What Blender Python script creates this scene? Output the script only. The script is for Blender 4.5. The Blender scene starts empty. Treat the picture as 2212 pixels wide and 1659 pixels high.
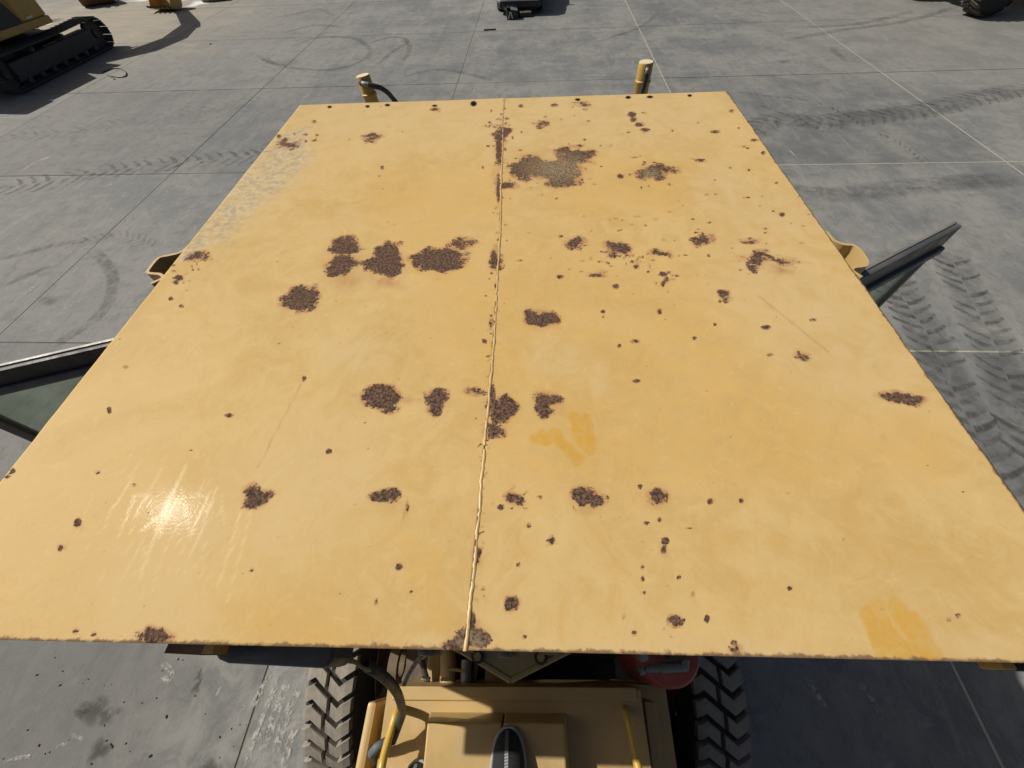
import bpy, bmesh, math, random
import numpy as np
from mathutils import Vector, Matrix
random.seed(7); rng = np.random.RandomState(11)
S = bpy.context.scene; COL = S.collection
PI = math.pi

# ------------------------------------------------------------------ camera
W, H = 2212.0, 1659.0
FPX, PITCH, ROLL, YAW = 834.98, .9609, .0600, .0910
CAM = np.array([0, 0, 4.0])
def axes():
    cp, sp, cr, sr = math.cos(PITCH), math.sin(PITCH), math.cos(ROLL), math.sin(ROLL)
    f = np.array([0, cp, -sp]); r = np.array([1., 0, 0]); d = np.array([0, -sp, -cp])
    rt = cr*r + sr*d; dn = -sr*r + cr*d
    c, s = math.cos(YAW), math.sin(YAW)
    Y = np.array([[c, -s, 0], [s, c, 0], [0, 0, 1]])
    return Y@f, Y@rt, Y@dn
FW, RT, DN = axes()
def at(x, y, z):                       # survey helper: photo position -> point at real height z
    d = FW*FPX + (x-W/2)*RT + (y-H/2)*DN
    return CAM + d*((z-4.0)/d[2])
def V(x, y, z): return tuple(at(x, y, z))
def survey(P):                         # inverse of at(), for placing wear on surfaces
    v = np.asarray(P, float) - CAM; s = v@FW
    return W/2 + FPX*(v@RT)/s, H/2 + FPX*(v@DN)/s
cam = bpy.data.cameras.new('camera'); co = bpy.data.objects.new('camera', cam); COL.objects.link(co)
cam.sensor_width = 36; cam.lens = 36*FPX/W; cam.clip_start = .01; cam.clip_end = 2000
m = Matrix.Identity(4)
for i in range(3):
    m[i][0] = RT[i]; m[i][1] = -DN[i]; m[i][2] = -FW[i]; m[i][3] = CAM[i]
co.matrix_world = m; S.camera = co

# ------------------------------------------------------------------ sky, sun, exposure
SUN = Vector((-.667, .190, .720)).normalized()
w = bpy.data.worlds.new('World'); S.world = w; w.use_nodes = True
nt = w.node_tree; sky = nt.nodes.new('ShaderNodeTexSky'); sky.sky_type = 'NISHITA'; sky.sun_disc = False
sky.sun_elevation = math.asin(SUN.z); sky.sun_rotation = math.atan2(SUN.x, SUN.y)
sky.dust_density = 4.5; sky.air_density = 1.0; sky.ozone_density = .4
nt.links.new(sky.outputs[0], nt.nodes['Background'].inputs[0]); nt.nodes['Background'].inputs[1].default_value = .046
sl = bpy.data.lights.new('sun', 'SUN'); sl.energy = 4.75; sl.angle = math.radians(.55); sl.color = (1, .94, .84)
so = bpy.data.objects.new('sun', sl); COL.objects.link(so); so.rotation_euler = SUN.to_track_quat('Z', 'Y').to_euler(); so.location = (-20, 6, 22)
S.view_settings.view_transform = 'Standard'; S.view_settings.look = 'None'; S.view_settings.exposure = 0.0; S.view_settings.gamma = 1

# ------------------------------------------------------------------ node helpers
class NT:
    def __init__(s, name):
        s.m = bpy.data.materials.new(name); s.m.use_nodes = True; s.t = s.m.node_tree; s.n = s.t.nodes; s.l = s.t.links
        s.b = s.n['Principled BSDF']; s.out = s.n['Material Output']
    def new(s, t, **k):
        n = s.n.new(t)
        for a, v in k.items(): setattr(n, a, v)
        return n
    def set(s, sock, v):
        if isinstance(v, bpy.types.NodeSocket): s.l.new(v, sock)
        elif isinstance(v, (tuple, list)) and len(v) == 3 and sock.type == 'RGBA': sock.default_value = (*v, 1)
        else: sock.default_value = v
    def pos(s, obj=False):
        return s.new('ShaderNodeTexCoord').outputs['Object'] if obj else s.new('ShaderNodeNewGeometry').outputs['Position']
    def map(s, vec, scale=(1, 1, 1), rot=(0, 0, 0), loc=(0, 0, 0)):
        n = s.new('ShaderNodeMapping'); s.l.new(vec, n.inputs[0]); n.inputs[1].default_value = loc; n.inputs[2].default_value = rot; n.inputs[3].default_value = scale; return n.outputs[0]
    def noise(s, vec, scale, detail=4, rough=.55, dist=0):
        n = s.new('ShaderNodeTexNoise'); s.l.new(vec, n.inputs['Vector']); n.inputs['Scale'].default_value = scale; n.inputs['Detail'].default_value = detail; n.inputs['Roughness'].default_value = rough; n.inputs['Distortion'].default_value = dist; return n.outputs['Fac']
    def ramp(s, f, a, b, lo=0., hi=1.):
        n = s.new('ShaderNodeMapRange'); n.interpolation_type = 'SMOOTHSTEP'; s.set(n.inputs[0], f); n.inputs[1].default_value = a; n.inputs[2].default_value = b; n.inputs[3].default_value = lo; n.inputs[4].default_value = hi; return n.outputs[0]
    def math(s, op, a, b=0.):
        n = s.new('ShaderNodeMath', operation=op); s.set(n.inputs[0], a); s.set(n.inputs[1], b); return n.outputs[0]
    def mix(s, f, a, b, mode='MIX'):
        n = s.new('ShaderNodeMix', data_type='RGBA', blend_type=mode); s.set(n.inputs[0], f); s.set(n.inputs[6], a); s.set(n.inputs[7], b); return n.outputs[2]
    def attr(s, name): return s.new('ShaderNodeAttribute', attribute_name=name).outputs['Fac']
    def bump(s, h, strength=.3, dist=.01, normal=None):
        n = s.new('ShaderNodeBump'); s.set(n.inputs['Height'], h); n.inputs['Strength'].default_value = strength; n.inputs['Distance'].default_value = dist
        if normal: s.l.new(normal, n.inputs['Normal'])
        return n.outputs[0]
    def fin(s, col=None, rough=None, metal=None, normal=None, **k):
        if col is not None: s.set(s.b.inputs['Base Color'], col)
        if rough is not None: s.set(s.b.inputs['Roughness'], rough)
        if metal is not None: s.set(s.b.inputs['Metallic'], metal)
        if normal is not None: s.l.new(normal, s.b.inputs['Normal'])
        for a, v in k.items(): s.set(s.b.inputs[a.replace('_', ' ')], v)
        return s.m
def plain(name, col, rough=.6, var=.25, scale=9, dust=None, metal=0., bump=.15, dustamt=.5, spec=.5):
    n = NT(name); p = n.pos(True)
    f = n.noise(p, scale, 5); c = n.mix(f, tuple(x*(1-var) for x in col), tuple(min(1, x*(1+var)) for x in col))
    if dust:
        d = n.ramp(n.noise(p, scale*.6, 6, .65), .40, .68)
        g = n.new('ShaderNodeNewGeometry'); sp = n.new('ShaderNodeSeparateXYZ'); n.l.new(g.outputs['Normal'], sp.inputs[0])
        up = n.ramp(sp.outputs[2], .1, .9, .25, 1)
        c = n.mix(n.math('MULTIPLY', n.math('MULTIPLY', d, up), dustamt), c, dust)
    r = n.ramp(n.noise(p, scale*2.3, 3), .3, .7, max(.05, rough-.1), min(1, rough+.1))
    return n.fin(c, r, metal, n.bump(n.noise(p, scale*14, 3), bump, .004), Specular_IOR_Level=spec)

# ------------------------------------------------------------------ materials
def concrete():
    n = NT('concrete'); p = n.pos()
    big = n.noise(p, .16, 3); mid = n.noise(p, .75, 6, .62); fine = n.noise(p, 4.2, 7, .72, .6); fin2 = n.noise(n.map(p, (1.6, .8, 1), (0, 0, .35)), 11, 6, .7, .5); grit = n.noise(p, 60, 3, .6)
    st1 = n.noise(n.map(p, (2.2, .55, 1), (0, 0, .12)), 1.5, 7, .72, .8)        # drag marks along the lane
    st2 = n.noise(n.map(p, (.55, 1.9, 1), (0, 0, .6)), 1.4, 7, .72, .8)
    c = n.mix(n.ramp(big, .34, .66), (.140, .148, .152), (.215, .215, .205))
    c = n.mix(n.ramp(mid, .44, .62, 0, .75), c, (.262, .258, .240))
    c = n.mix(n.ramp(mid, .48, .34, 0, .7), c, (.098, .107, .115))
    c = n.mix(n.ramp(st1, .50, .68, 0, .5), c, (.300, .296, .280))
    c = n.mix(n.ramp(st1, .47, .32, 0, .5), c, (.085, .094, .102))
    c = n.mix(n.ramp(st2, .53, .69, 0, .42), c, (.262, .26, .25))
    c = n.mix(n.ramp(st2, .46, .31, 0, .45), c, (.088, .097, .106))
    c = n.mix(n.ramp(fine, .50, .34, 0, .55), c, (.098, .104, .108)); c = n.mix(n.ramp(fine, .54, .68, 0, .5), c, (.285, .28, .262))
    c = n.mix(n.ramp(fin2, .47, .33, 0, .45), c, (.110, .112, .112)); c = n.mix(n.ramp(fin2, .56, .70, 0, .5), c, (.31, .305, .285))
    c = n.mix(n.ramp(grit, .25, .75, .0, .30), c, (.27, .265, .25))
    # trampled earth carried in near the excavator, paler scuffed strip beside the grader
    def spot(x, y, rx, ry, amp=.5):
        q = n.new('ShaderNodeVectorMath', operation='LENGTH'); n.l.new(n.map(p, (1/rx, 1/ry, 0), (0, 0, 0), (-x/rx, -y/ry, 0)), q.inputs[0])
        return n.ramp(n.math('ADD', q.outputs['Value'], n.math('MULTIPLY', n.math('SUBTRACT', mid, .5), 1.4)), 1.1, .25)
    c = n.mix(n.math('MULTIPLY', spot(-19, 20, 9.5, 10), n.ramp(st2, .22, .62, .35, .95)), c, (.37, .325, .25))
    c = n.mix(n.math('MULTIPLY', spot(-2.2, -.6, 1.5, 1.6), n.ramp(fine, .42, .68, .05, .75)), c, (.36, .35, .32))
    c = n.mix(n.math('MULTIPLY', spot(-4.2, -.8, 2.4, 2.2), .5), c, (.155, .150, .138))  # broad darker spot: corner vignetting put into the slab colour
    c = n.mix(n.math('MULTIPLY', spot(14, 16, 7, 7), .35), c, (.26, .25, .215))
    oi = n.new('ShaderNodeObjectInfo'); br = n.ramp(oi.outputs['Random'], 0, 1, .78, .88)
    hv = n.new('ShaderNodeHueSaturation'); n.l.new(n.mix(.16, c, (.165, .175, .182)), hv.inputs['Color']); n.l.new(br, hv.inputs['Value'])
    cr = n.noise(p, 26, 5, .7)
    return n.fin(hv.outputs[0], n.ramp(mid, .3, .7, .72, .95), 0, n.bump(n.math('ADD', cr, n.math('MULTIPLY', grit, .6)), .45, .006), Specular_IOR_Level=.3)
def roof_paint():
    n = NT('faded_yellow_roof_paint'); p = n.pos()
    rust, halo, chalk, fresh, pale, scr, edge, warm = [n.attr(a) for a in ('rust', 'halo', 'chalk', 'fresh', 'pale', 'scratch', 'edge', 'warm')]
    a = n.noise(p, 2.6, 6, .6, 1.2); b = n.noise(p, 11, 7, .70, 1.6); m4 = n.noise(p, 38, 6, .72, 1.); fi = n.noise(p, 120, 4, .7); vf = n.noise(p, 420, 3, .7)
    c = n.mix(n.ramp(a, .36, .64), (.472, .326, .134), (.516, .366, .163))
    c = n.mix(n.math('MULTIPLY', n.ramp(b, .46, .64), .42), c, (.560, .400, .180))
    c = n.mix(n.math('MULTIPLY', n.ramp(b, .50, .34), .35), c, (.475, .290, .082))
    c = n.mix(n.math('MULTIPLY', warm, n.ramp(b, .36, .60, .05, .42)), c, (.520, .312, .082))
    c = n.mix(n.ramp(m4, .53, .72, 0, .38), c, (.575, .425, .215)); c = n.mix(n.ramp(m4, .44, .28, 0, .40), c, (.430, .275, .088))
    c = n.mix(n.ramp(fi, .60, .80, 0, .35), c, (.33, .215, .085))
    c = n.mix(n.ramp(fi, .42, .22, 0, .30), c, (.60, .43, .205))
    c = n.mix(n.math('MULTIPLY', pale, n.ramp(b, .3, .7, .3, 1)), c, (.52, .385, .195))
    c = n.mix(n.math('MULTIPLY', fresh, n.ramp(m4, .34, .62, .30, .70)), c, (.480, .262, .030))
    ck = n.math('MULTIPLY', chalk, n.ramp(n.math('ADD', n.math('MULTIPLY', n.noise(n.map(p, (1, .55, 1), (0, 0, .3)), 30, 6, .7), .75), n.math('MULTIPLY', fi, .25)), .36, .60, .22, 1.))
    c = n.mix(n.math('MULTIPLY', ck, .72), c, n.mix(n.ramp(n.noise(p, 46, 5, .7), .42, .60), (.27, .24, .185), (.47, .41, .30)))
    # iron oxide bleeding round the pits
    hz = n.math('MULTIPLY', n.math('MAXIMUM', n.math('MULTIPLY', halo, .75), n.ramp(rust, .22, .56, 0, .85)), n.ramp(n.noise(n.map(p, (60, 22, 1)), 1, 4, .6), .25, .75, .35, 1))
    c = n.mix(n.math('MULTIPLY', hz, .9), c, (.310, .130, .065))
    c = n.mix(n.math('MULTIPLY', scr, n.ramp(fi, .36, .60, .15, .75)), c, (.60, .455, .225))
    th = n.math('ADD', rust, n.math('ADD', n.math('MULTIPLY', n.math('SUBTRACT', n.noise(p, 40, 6, .80), .5), 1.75), n.math('MULTIPLY', n.math('SUBTRACT', fi, .5), .75)))
    th = n.math('MULTIPLY', th, n.ramp(rust, .14, .36))
    rm = n.ramp(th, .46, .58)
    em = n.math('MULTIPLY', n.ramp(n.math('ADD', edge, n.math('MULTIPLY', n.math('SUBTRACT', n.noise(p, 45, 5, .7), .5), 1.5)), .62, .85), .75)
    pit = n.noise(p, 150, 4, .7); rc = n.mix(n.ramp(pit, .38, .62), (.052, .034, .029), (.180, .108, .074))
    rc = n.mix(n.ramp(n.noise(p, 190, 3, .6), .60, .72, 0, .7), rc, (.30, .20, .115))
    rc = n.mix(n.ramp(n.noise(p, 210, 3), .52, .72, 0, .8), rc, (.020, .015, .014))
    rc = n.mix(n.math('MULTIPLY', n.attr('grey'), n.ramp(pit, .36, .62, .15, .95)), rc, (.30, .235, .140))
    c = n.mix(em, c, n.mix(.3, rc, (.21, .12, .075)))
    c = n.mix(rm, c, rc)
    c = n.mix(n.attr('hole'), c, (.006, .005, .004))  # bolt holes are flat: the shade inside them is painted near-black
    rg = n.mix(rm, n.mix(n.ramp(b, .3, .7), (.50,)*3, (.62,)*3), (.93,)*3)
    hgt = n.math('ADD', n.math('MULTIPLY', rm, n.math('ADD', n.math('MULTIPLY', vf, 1.6), -.8)), n.math('ADD', n.math('MULTIPLY', fi, .12), n.math('MULTIPLY', b, .25)))
    coat = n.math('MULTIPLY', n.math('MULTIPLY', n.math('SUBTRACT', 1., rm), n.math('ADD', .0042, n.math('MULTIPLY', scr, .014))), 1.)
    crough = n.mix(scr, (.095,)*3, (.16,)*3)
    cn = n.bump(n.math('ADD', fi, n.math('MULTIPLY', n.noise(p, 260, 2), .8)), .10, .0010)
    return n.fin(c, rg, 0, n.bump(hgt, .6, .003), Coat_Weight=coat, Coat_Roughness=crough, Coat_Normal=cn, Specular_IOR_Level=.10, Specular_Tint=(1., .78, .42))
def body_yellow(name, col=(.50, .335, .12), grime=.5, spec=.45, rough=.42):
    n = NT(name); p = n.pos(); a = n.noise(p, 3.5, 5); b = n.noise(p, 22, 6, .68); f = n.noise(p, 170, 3)
    c = n.mix(n.ramp(a, .35, .65), tuple(x*.90 for x in col), tuple(x*1.10 for x in col))
    c = n.mix(n.math('MULTIPLY', n.ramp(b, .46, .70), grime*.55), c, (.42, .33, .19))
    c = n.mix(n.math('MULTIPLY', n.ramp(b, .40, .24), grime*.6), c, (.21, .145, .065))
    c = n.mix(n.ramp(f, .70, .80, 0, .5*grime), c, (.10, .06, .035))
    return n.fin(c, n.ramp(b, .3, .7, rough-.08, rough+.14), 0, n.bump(n.math('ADD', f, b), .12, .003), Specular_IOR_Level=spec)
def decal(name, col, amount=1., scale=18, rough=.9, lo=.38, hi=.6):
    n = NT(name); p = n.pos(); a = n.math('MULTIPLY', n.attr('alpha'), n.ramp(n.math('ADD', n.noise(p, scale, 6, .7), n.math('MULTIPLY', n.noise(p, scale*.15, 3), .25)), lo+.12, hi+.12))
    n.fin(col, rough, 0, Alpha=n.math('MULTIPLY', a, amount), Specular_IOR_Level=.2); return n.m
def glass():
    n = NT('green_tinted_glass'); tr = n.new('ShaderNodeBsdfTransparent'); tr.inputs[0].default_value = (.76, .84, .78, 1)
    gl = n.new('ShaderNodeBsdfGlossy'); gl.inputs['Roughness'].default_value = .04
    df = n.new('ShaderNodeBsdfDiffuse'); df.inputs[0].default_value = (.30, .33, .29, 1)
    m1 = n.new('ShaderNodeMixShader'); n.l.new(n.ramp(n.noise(n.pos(), 7, 5),   .3, .75, .10, .28), m1.inputs[0]); n.l.new(tr.outputs[0], m1.inputs[1]); n.l.new(df.outputs[0], m1.inputs[2])
    lw = n.new('ShaderNodeLayerWeight'); fr = n.math('ADD', n.math('MULTIPLY', n.math('POWER', lw.outputs['Facing'], 4.), .45), .03); m2 = n.new('ShaderNodeMixShader'); n.l.new(fr, m2.inputs[0]); n.l.new(m1.outputs[0], m2.inputs[1]); n.l.new(gl.outputs[0], m2.inputs[2])
    n.l.new(m2.outputs[0], n.out.inputs[0]); return n.m
M = dict(
    concrete=concrete(), roof=roof_paint(), yellow=body_yellow('worn_yellow_paint', (.44, .300, .122), .8), yclean=body_yellow('yellow_cylinder_paint', (.46, .29, .065), .45),
    yhandle=body_yellow('bright_yellow_tube_paint', (.52, .33, .05), .3, .5, .33),
    exy=body_yellow('ochre_excavator_paint', (.42, .275, .07), .5), cap=plain('sunlit_dusty_cap', (.60, .50, .33), .8, .12, 20), weld=body_yellow('painted_weld', (.50, .345, .14), .25, .5, .38),  # cap: dust, plus sunlight on the top face put into the colour
    joint=plain('joint_filler_dirt', (.095, .078, .060), .95, .5, 14), seal=plain('pale_joint_sealant', (.34, .32, .26), .85, .25, 9),
    rubber=plain('black_rubber', (.020, .019, .018), .75, .3, 12, (.10, .085, .065), dustamt=.25), lug=plain('dusty_tread_rubber', (.225, .205, .175), .92, .22, 16, (.31, .285, .24), bump=.3, dustamt=.7, spec=.2),
    hose=plain('black_hose', (.030, .031, .034), .5, .3, 20, (.12, .12, .12), dustamt=.25), conduit=plain('grey_conduit', (.10, .115, .125), .55, .2, 15),
    darkmetal=plain('dark_oily_metal', (.045, .032, .022), .7, .5, 7, (.11, .075, .045), dustamt=.4), bmetal=plain('brown_grimy_metal', (.085, .062, .040), .75, .45, 9, (.19, .145, .09), dustamt=.5), steel=plain('grey_steel', (.20, .20, .19), .5, .3, 12, (.28, .24, .18), dustamt=.4, metal=.3),
    brown=plain('rusty_brown_steel', (.17, .085, .05), .85, .45, 18, (.30, .20, .13), dustamt=.5), greyplastic=plain('dark_grey_plastic', (.052, .058, .066), .48, .15, 10), doorgrey=plain('charcoal_door_paint', (.055, .058, .062), .45, .25, 9, (.14, .135, .125), dustamt=.35),
    red=plain('dull_red_paint', (.34, .075, .06), .5, .2, 8, (.40, .17, .13), dustamt=.35), glass=glass(), chrome=plain('bright_steel', (.55, .54, .5), .3, .1, 12, metal=.8),
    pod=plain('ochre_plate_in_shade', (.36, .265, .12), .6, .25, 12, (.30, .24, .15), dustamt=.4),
    white=plain('white_car_paint', (.78, .79, .80), .3, .04, 3, bump=.02), blackplastic=plain('black_bumper_plastic', (.022, .022, .024), .55, .2, 9), carglass=plain('dark_car_glass', (.02, .025, .03), .1, .1, 3, bump=0.),
    exblack=plain('black_excavator_panel', (.022, .024, .030), .5, .2, 6), track=plain('track_steel', (.050, .052, .055), .7, .4, 8, (.12, .115, .10), dustamt=.5), whitemark=plain('white_print', (.62, .62, .60), .6, .1, 9),
    shoe=plain('black_shoe_mesh', (.014, .014, .016), .8, .3, 60, bump=.6), sole=plain('grey_shoe_sole', (.30, .31, .33), .7, .2, 30), trousers=plain('dark_navy_trousers', (.03, .033, .045), .9, .2, 20), shirt=plain('blue_grey_shirt', (.10, .12, .16), .9, .2, 20), skin=plain('skin', (.40, .25, .17), .6, .1, 20), hair=plain('dark_hair', (.02, .015, .012), .7, .3, 30),
    wire=plain('olive_wire', (.30, .25, .10), .6, .2, 20), mark=decal('tyre_dirt', (.055, .055, .056), .62, 7, .9, .30, .66), skid=decal('skid_rubber', (.062, .067, .074), .36, 6, .9, .28, .75),
    oil=decal('oil_stain', (.060, .054, .046), .55, 12, .7, .28, .55), lime=decal('spilled_white_paste', (.66, .65, .63), 1., 7, .9, .22, .40), scuff=decal('pale_scuff', (.43, .42, .39), .75, 24, .9, .42, .62), pebble=plain('dark_pebble', (.035, .030, .026), .9, .4, 40),
)

# ------------------------------------------------------------------ mesh helpers
class MB:
    def __init__(s): s.v = []; s.f = []; s.sm = []
    def add(s, v, f, smooth=False):
        o = len(s.v); s.v += [tuple(map(float, q)) for q in v]; s.f += [[i+o for i in q] for q in f]; s.sm += [smooth]*len(f); return s
    def box(s, c, d, rot=None, bev=0.):
        bm = bmesh.new(); bmesh.ops.create_cube(bm, size=1); bmesh.ops.scale(bm, vec=d, verts=bm.verts)
        if bev: bmesh.ops.bevel(bm, geom=bm.edges[:], offset=bev, segments=2, affect='EDGES', profile=.6)
        R = rot if rot is not None else Matrix.Identity(3); cv = Vector(c)
        bm.verts.index_update(); s.add([R@v.co + cv for v in bm.verts], [[v.index for v in f.verts] for f in bm.faces]); bm.free(); return s
    def span(s, a, b, bev=0.): return s.box([(a[i]+b[i])/2 for i in range(3)], [abs(b[i]-a[i]) for i in range(3)], None, bev)
    def tube(s, P, r, n=10, cap=True, smooth=True):
        P = [Vector(p) for p in P]; rr = r if isinstance(r, (list, tuple)) else [r]*len(P); rings = []
        up = None
        for i, p in enumerate(P):
            t = (P[min(i+1, len(P)-1)]-P[max(i-1, 0)]).normalized()
            if up is None: up = Vector((0, 0, 1)) if abs(t.z) < .9 else Vector((1, 0, 0))
            x = t.cross(up).normalized(); y = x.cross(t).normalized(); up = y
            rings.append([p + (x*math.cos(2*PI*k/n)+y*math.sin(2*PI*k/n))*rr[i] for k in range(n)])
        v = [q for rg in rings for q in rg]; f = [[i*n+k, i*n+(k+1) % n, (i+1)*n+(k+1) % n, (i+1)*n+k] for i in range(len(P)-1) for k in range(n)]
        s.add(v, f, smooth)
        if cap: s.add(rings[0], [list(range(n))[::-1]]); s.add(rings[-1], [list(range(n))])
        return s
    def lathe(s, prof, c, axis='Z', n=32, smooth=True, closed=False):
        ax = {'X': ((0, 1, 0), (0, 0, 1), (1, 0, 0)), 'Y': ((1, 0, 0), (0, 0, 1), (0, 1, 0)), 'Z': ((1, 0, 0), (0, 1, 0), (0, 0, 1))}[axis] if isinstance(axis, str) else axis
        a, b, d = [Vector(q) for q in ax]; c = Vector(c); v = []
        for r, h in prof:
            for k in range(n): v.append(c + d*h + (a*math.cos(2*PI*k/n)+b*math.sin(2*PI*k/n))*r)
        m_ = len(prof); R_ = range(m_) if closed else range(m_-1)
        s.add(v, [[i*n+k, i*n+(k+1) % n, ((i+1) % m_)*n+(k+1) % n, ((i+1) % m_)*n+k] for i in R_ for k in range(n)], smooth); return s
    def cyl(s, c, r, h, axis='Z', n=20): return s.lathe([(1e-4, -h/2), (r, -h/2), (r, h/2), (1e-4, h/2)], c, axis, n, False)
    def prism(s, poly, ext, off=(0, 0, 0)):      # poly: list of 3D points, ext: vector
        p = [Vector(q)+Vector(off) for q in poly]; e = Vector(ext); n = len(p)
        s.add(p+[q+e for q in p], [list(range(n))[::-1], list(range(n, 2*n))]+[[i, (i+1) % n, n+(i+1) % n, n+i] for i in range(n)]); return s
    def mesh(s, name, mat, org=(0, 0, 0)):
        me = bpy.data.meshes.new(name); o = Vector(org); me.from_pydata([Vector(q)-o for q in s.v], [], s.f); me.materials.append(M[mat] if isinstance(mat, str) else mat)
        bm = bmesh.new(); bm.from_mesh(me); bmesh.ops.recalc_face_normals(bm, faces=bm.faces); bm.to_mesh(me); bm.free()
        me.polygons.foreach_set('use_smooth', s.sm)
        if any(s.sm): me.set_sharp_from_angle(angle=math.radians(42))
        return me
    def obj(s, name, mat, parent=None, org=None):
        loc = org if org is not None else (worldloc(parent) if parent else (0, 0, 0))
        o = bpy.data.objects.new(name, s.mesh(name, mat, loc)); COL.objects.link(o)
        if parent: o.parent = parent
        if org is not None: o.location = Vector(org) - Vector(worldloc(parent) if parent else (0, 0, 0))
        return o
def worldloc(o):
    v = Vector((0, 0, 0))
    while o: v += o.location; o = o.parent
    return tuple(v)
def link(name, me, parent=None, loc=(0, 0, 0), rot=(0, 0, 0)):
    o = bpy.data.objects.new(name, me); COL.objects.link(o); o.parent = parent; o.location = loc; o.rotation_euler = rot; return o
def thing(name, label, cat, loc, group=None):
    o = bpy.data.objects.new(name, None); COL.objects.link(o); o.location = loc; o.empty_display_size = .2; return tag(o, label, cat, group)
def tag(o, label, cat, group=None):
    o['label'] = label; o['category'] = cat
    if group: o['group'] = group
    return o
def arr(me, name, vals):
    a = me.attributes.new(name, 'FLOAT', 'POINT'); a.data.foreach_set('value', np.asarray(vals, np.float32))
def curve(P, n=8):                      # Catmull-Rom through points
    P = [Vector(p) for p in P]; Q = [P[0]*2-P[1]]+P+[P[-1]*2-P[-2]]; out = []
    for i in range(1, len(Q)-2):
        a, b, c, d = Q[i-1:i+3]
        for k in range(n):
            t = k/n; out.append(.5*((2*b)+(c-a)*t+(2*a-5*b+4*c-d)*t*t+(3*b-a-3*c+d)*t**3))
    return out+[P[-1]]

# ------------------------------------------------------------------ ground: poured slabs, joints, sealant
SX, SY, X0, Y0 = 5.65, 4.80, -2.21, 3.39
g = MB().add([(-300, -200, -.006), (300, -200, -.006), (300, 400, -.006), (-300, 400, -.006)], [[0, 1, 2, 3]]).obj('ground', 'joint'); g['kind'] = 'structure'
GX, GY = .007, .010
sm_ = MB().span((-SX/2+GX, -SY/2+GY, -.20), (SX/2-GX, SY/2-GY, 0), .003).mesh('slab', 'concrete')
NX0, NX1, NY0, NY1 = -6, 7, -4, 9
for i in range(NX0, NX1):
    for j in range(NY0, NY1):
        link('slab', sm_, g, (X0+SX*(i+.5), Y0+SY*(j+.5), random.uniform(-.0015, .0015)))
o = MB()
xa, xb, ya, yb = X0+SX*NX0, X0+SX*NX1, Y0+SY*NY0, Y0+SY*NY1
for a, b in (((-300, -200), (300, ya)), ((-300, yb), (300, 400)), ((-300, ya), (xa, yb)), ((xb, ya), (300, yb))):
    o.add([(a[0], a[1], -.003), (b[0], a[1], -.003), (b[0], b[1], -.003), (a[0], b[1], -.003)], [[0, 1, 2, 3]])
o.obj('far_paving', 'concrete', g)
for x, y0, y1 in ((X0+SX, -12, 30), (X0+2*SX, -12, 40)):
    MB().span((x-GX-.003, y0, -.0055), (x+GX+.003, y1, .0022)).obj('joint_sealant', 'seal', g)
MB().span((X0+SX+.05, Y0+SY-GY-.002, -.0055), (30, Y0+SY+GY, .0026)).obj('joint_sealant', 'seal', g)
MB().span((X0+SX+.05, Y0-GY-.004, -.0055), (30, Y0+GY+.002, .0026)).obj('joint_sealant', 'seal', g)

# marks lying on the slabs
def ribbon(P, wid, mat, name, z=.004, soft=True, ends=True, n=10):
    C = curve([(*at(px, py, 0)[:2], z) for px, py in P], n); k = len(C); us = [-1, -.6, 0, .6, 1]; v = []; al = []
    for i, p in enumerate(C):
        t = (C[min(i+1, k-1)]-C[max(i-1, 0)]).normalized(); q = Vector((-t.y, t.x, 0)); e = min(1, i/4, (k-1-i)/4) if ends else 1
        for u in us: v.append(p+q*u*wid/2); al.append((0 if abs(u) == 1 else 1)*e)
    me = bpy.data.meshes.new(name); me.from_pydata(v, [], [[i*5+j, i*5+j+1, i*5+j+6, i*5+j+5] for i in range(k-1) for j in range(4)]); me.materials.append(M[mat]); arr(me, 'alpha', al)
    o = link(name, me, g); o['kind'] = 'stuff'; return o
def lugtrack(P, wid, pitch, mat='mark', z=.004, sides=(-1, 1), strength=1.):
    C = curve([(*at(px, py, 0)[:2], z) for px, py in P], 40); v = []; f = []; al = []; acc = 0; nx = 0
    for i in range(1, len(C)):
        acc += (C[i]-C[i-1]).length
        if acc >= nx:
            nx += pitch; t = (C[i]-C[i-1]).normalized(); q = Vector((-t.y, t.x, 0))
            for sd in sides:
                if random.random() < .10: continue
                A = strength*random.uniform(.45, 1); base = C[i]+t*(pitch*.5 if sd > 0 else 0); L = wid*random.uniform(.40, .5); th = pitch*random.uniform(.40, .55)
                pts = []
                for kk in range(4):
                    a = kk/3; pts.append((base+q*sd*(L*a+.02*wid)-t*(pitch*.9*a**1.6), th*(1-.25*a)))
                o_ = len(v)
                for pp, hh in pts: v += [pp-t*hh*.6, pp-t*hh*.3, pp+t*hh*.3, pp+t*hh*.6]; al += [0, A, A, 0]
                f += [[o_+r*4+c, o_+r*4+c+1, o_+r*4+c+5, o_+r*4+c+4] for r in range(3) for c in range(3)]
    me = bpy.data.meshes.new('tyre_track'); me.from_pydata(v, [], f); me.materials.append(M[mat]); arr(me, 'alpha', al)
    o = link('tyre_track', me, g); o['kind'] = 'stuff'; return o
lugtrack([(1925, 590), (1943, 632), (2000, 720), (2050, 830), (2120, 960), (2212, 1120)], .62, .185, sides=(-1, 1), strength=1.)
lugtrack([(2055, 560), (2075, 600), (2115, 680), (2149, 751), (2190, 860), (2240, 1000)], .62, .185, sides=(-1, 1), strength=1.)
lugtrack([(1560, 330), (1663, 262), (1760, 262), (1836, 257), (1985, 240), (2100, 214), (2230, 188)], .80, .24, strength=.6)
ribbon([(1560, 330), (1663, 262), (1760, 262), (1836, 257), (1985, 240), (2100, 214), (2230, 188)], .8, 'skid', 'tyre_smear', .003)
lugtrack([(1600, 200), (1663, 210), (1715, 214), (1765, 224), (1815, 245), (1850, 268)], .24, .16, sides=(1,))
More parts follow.
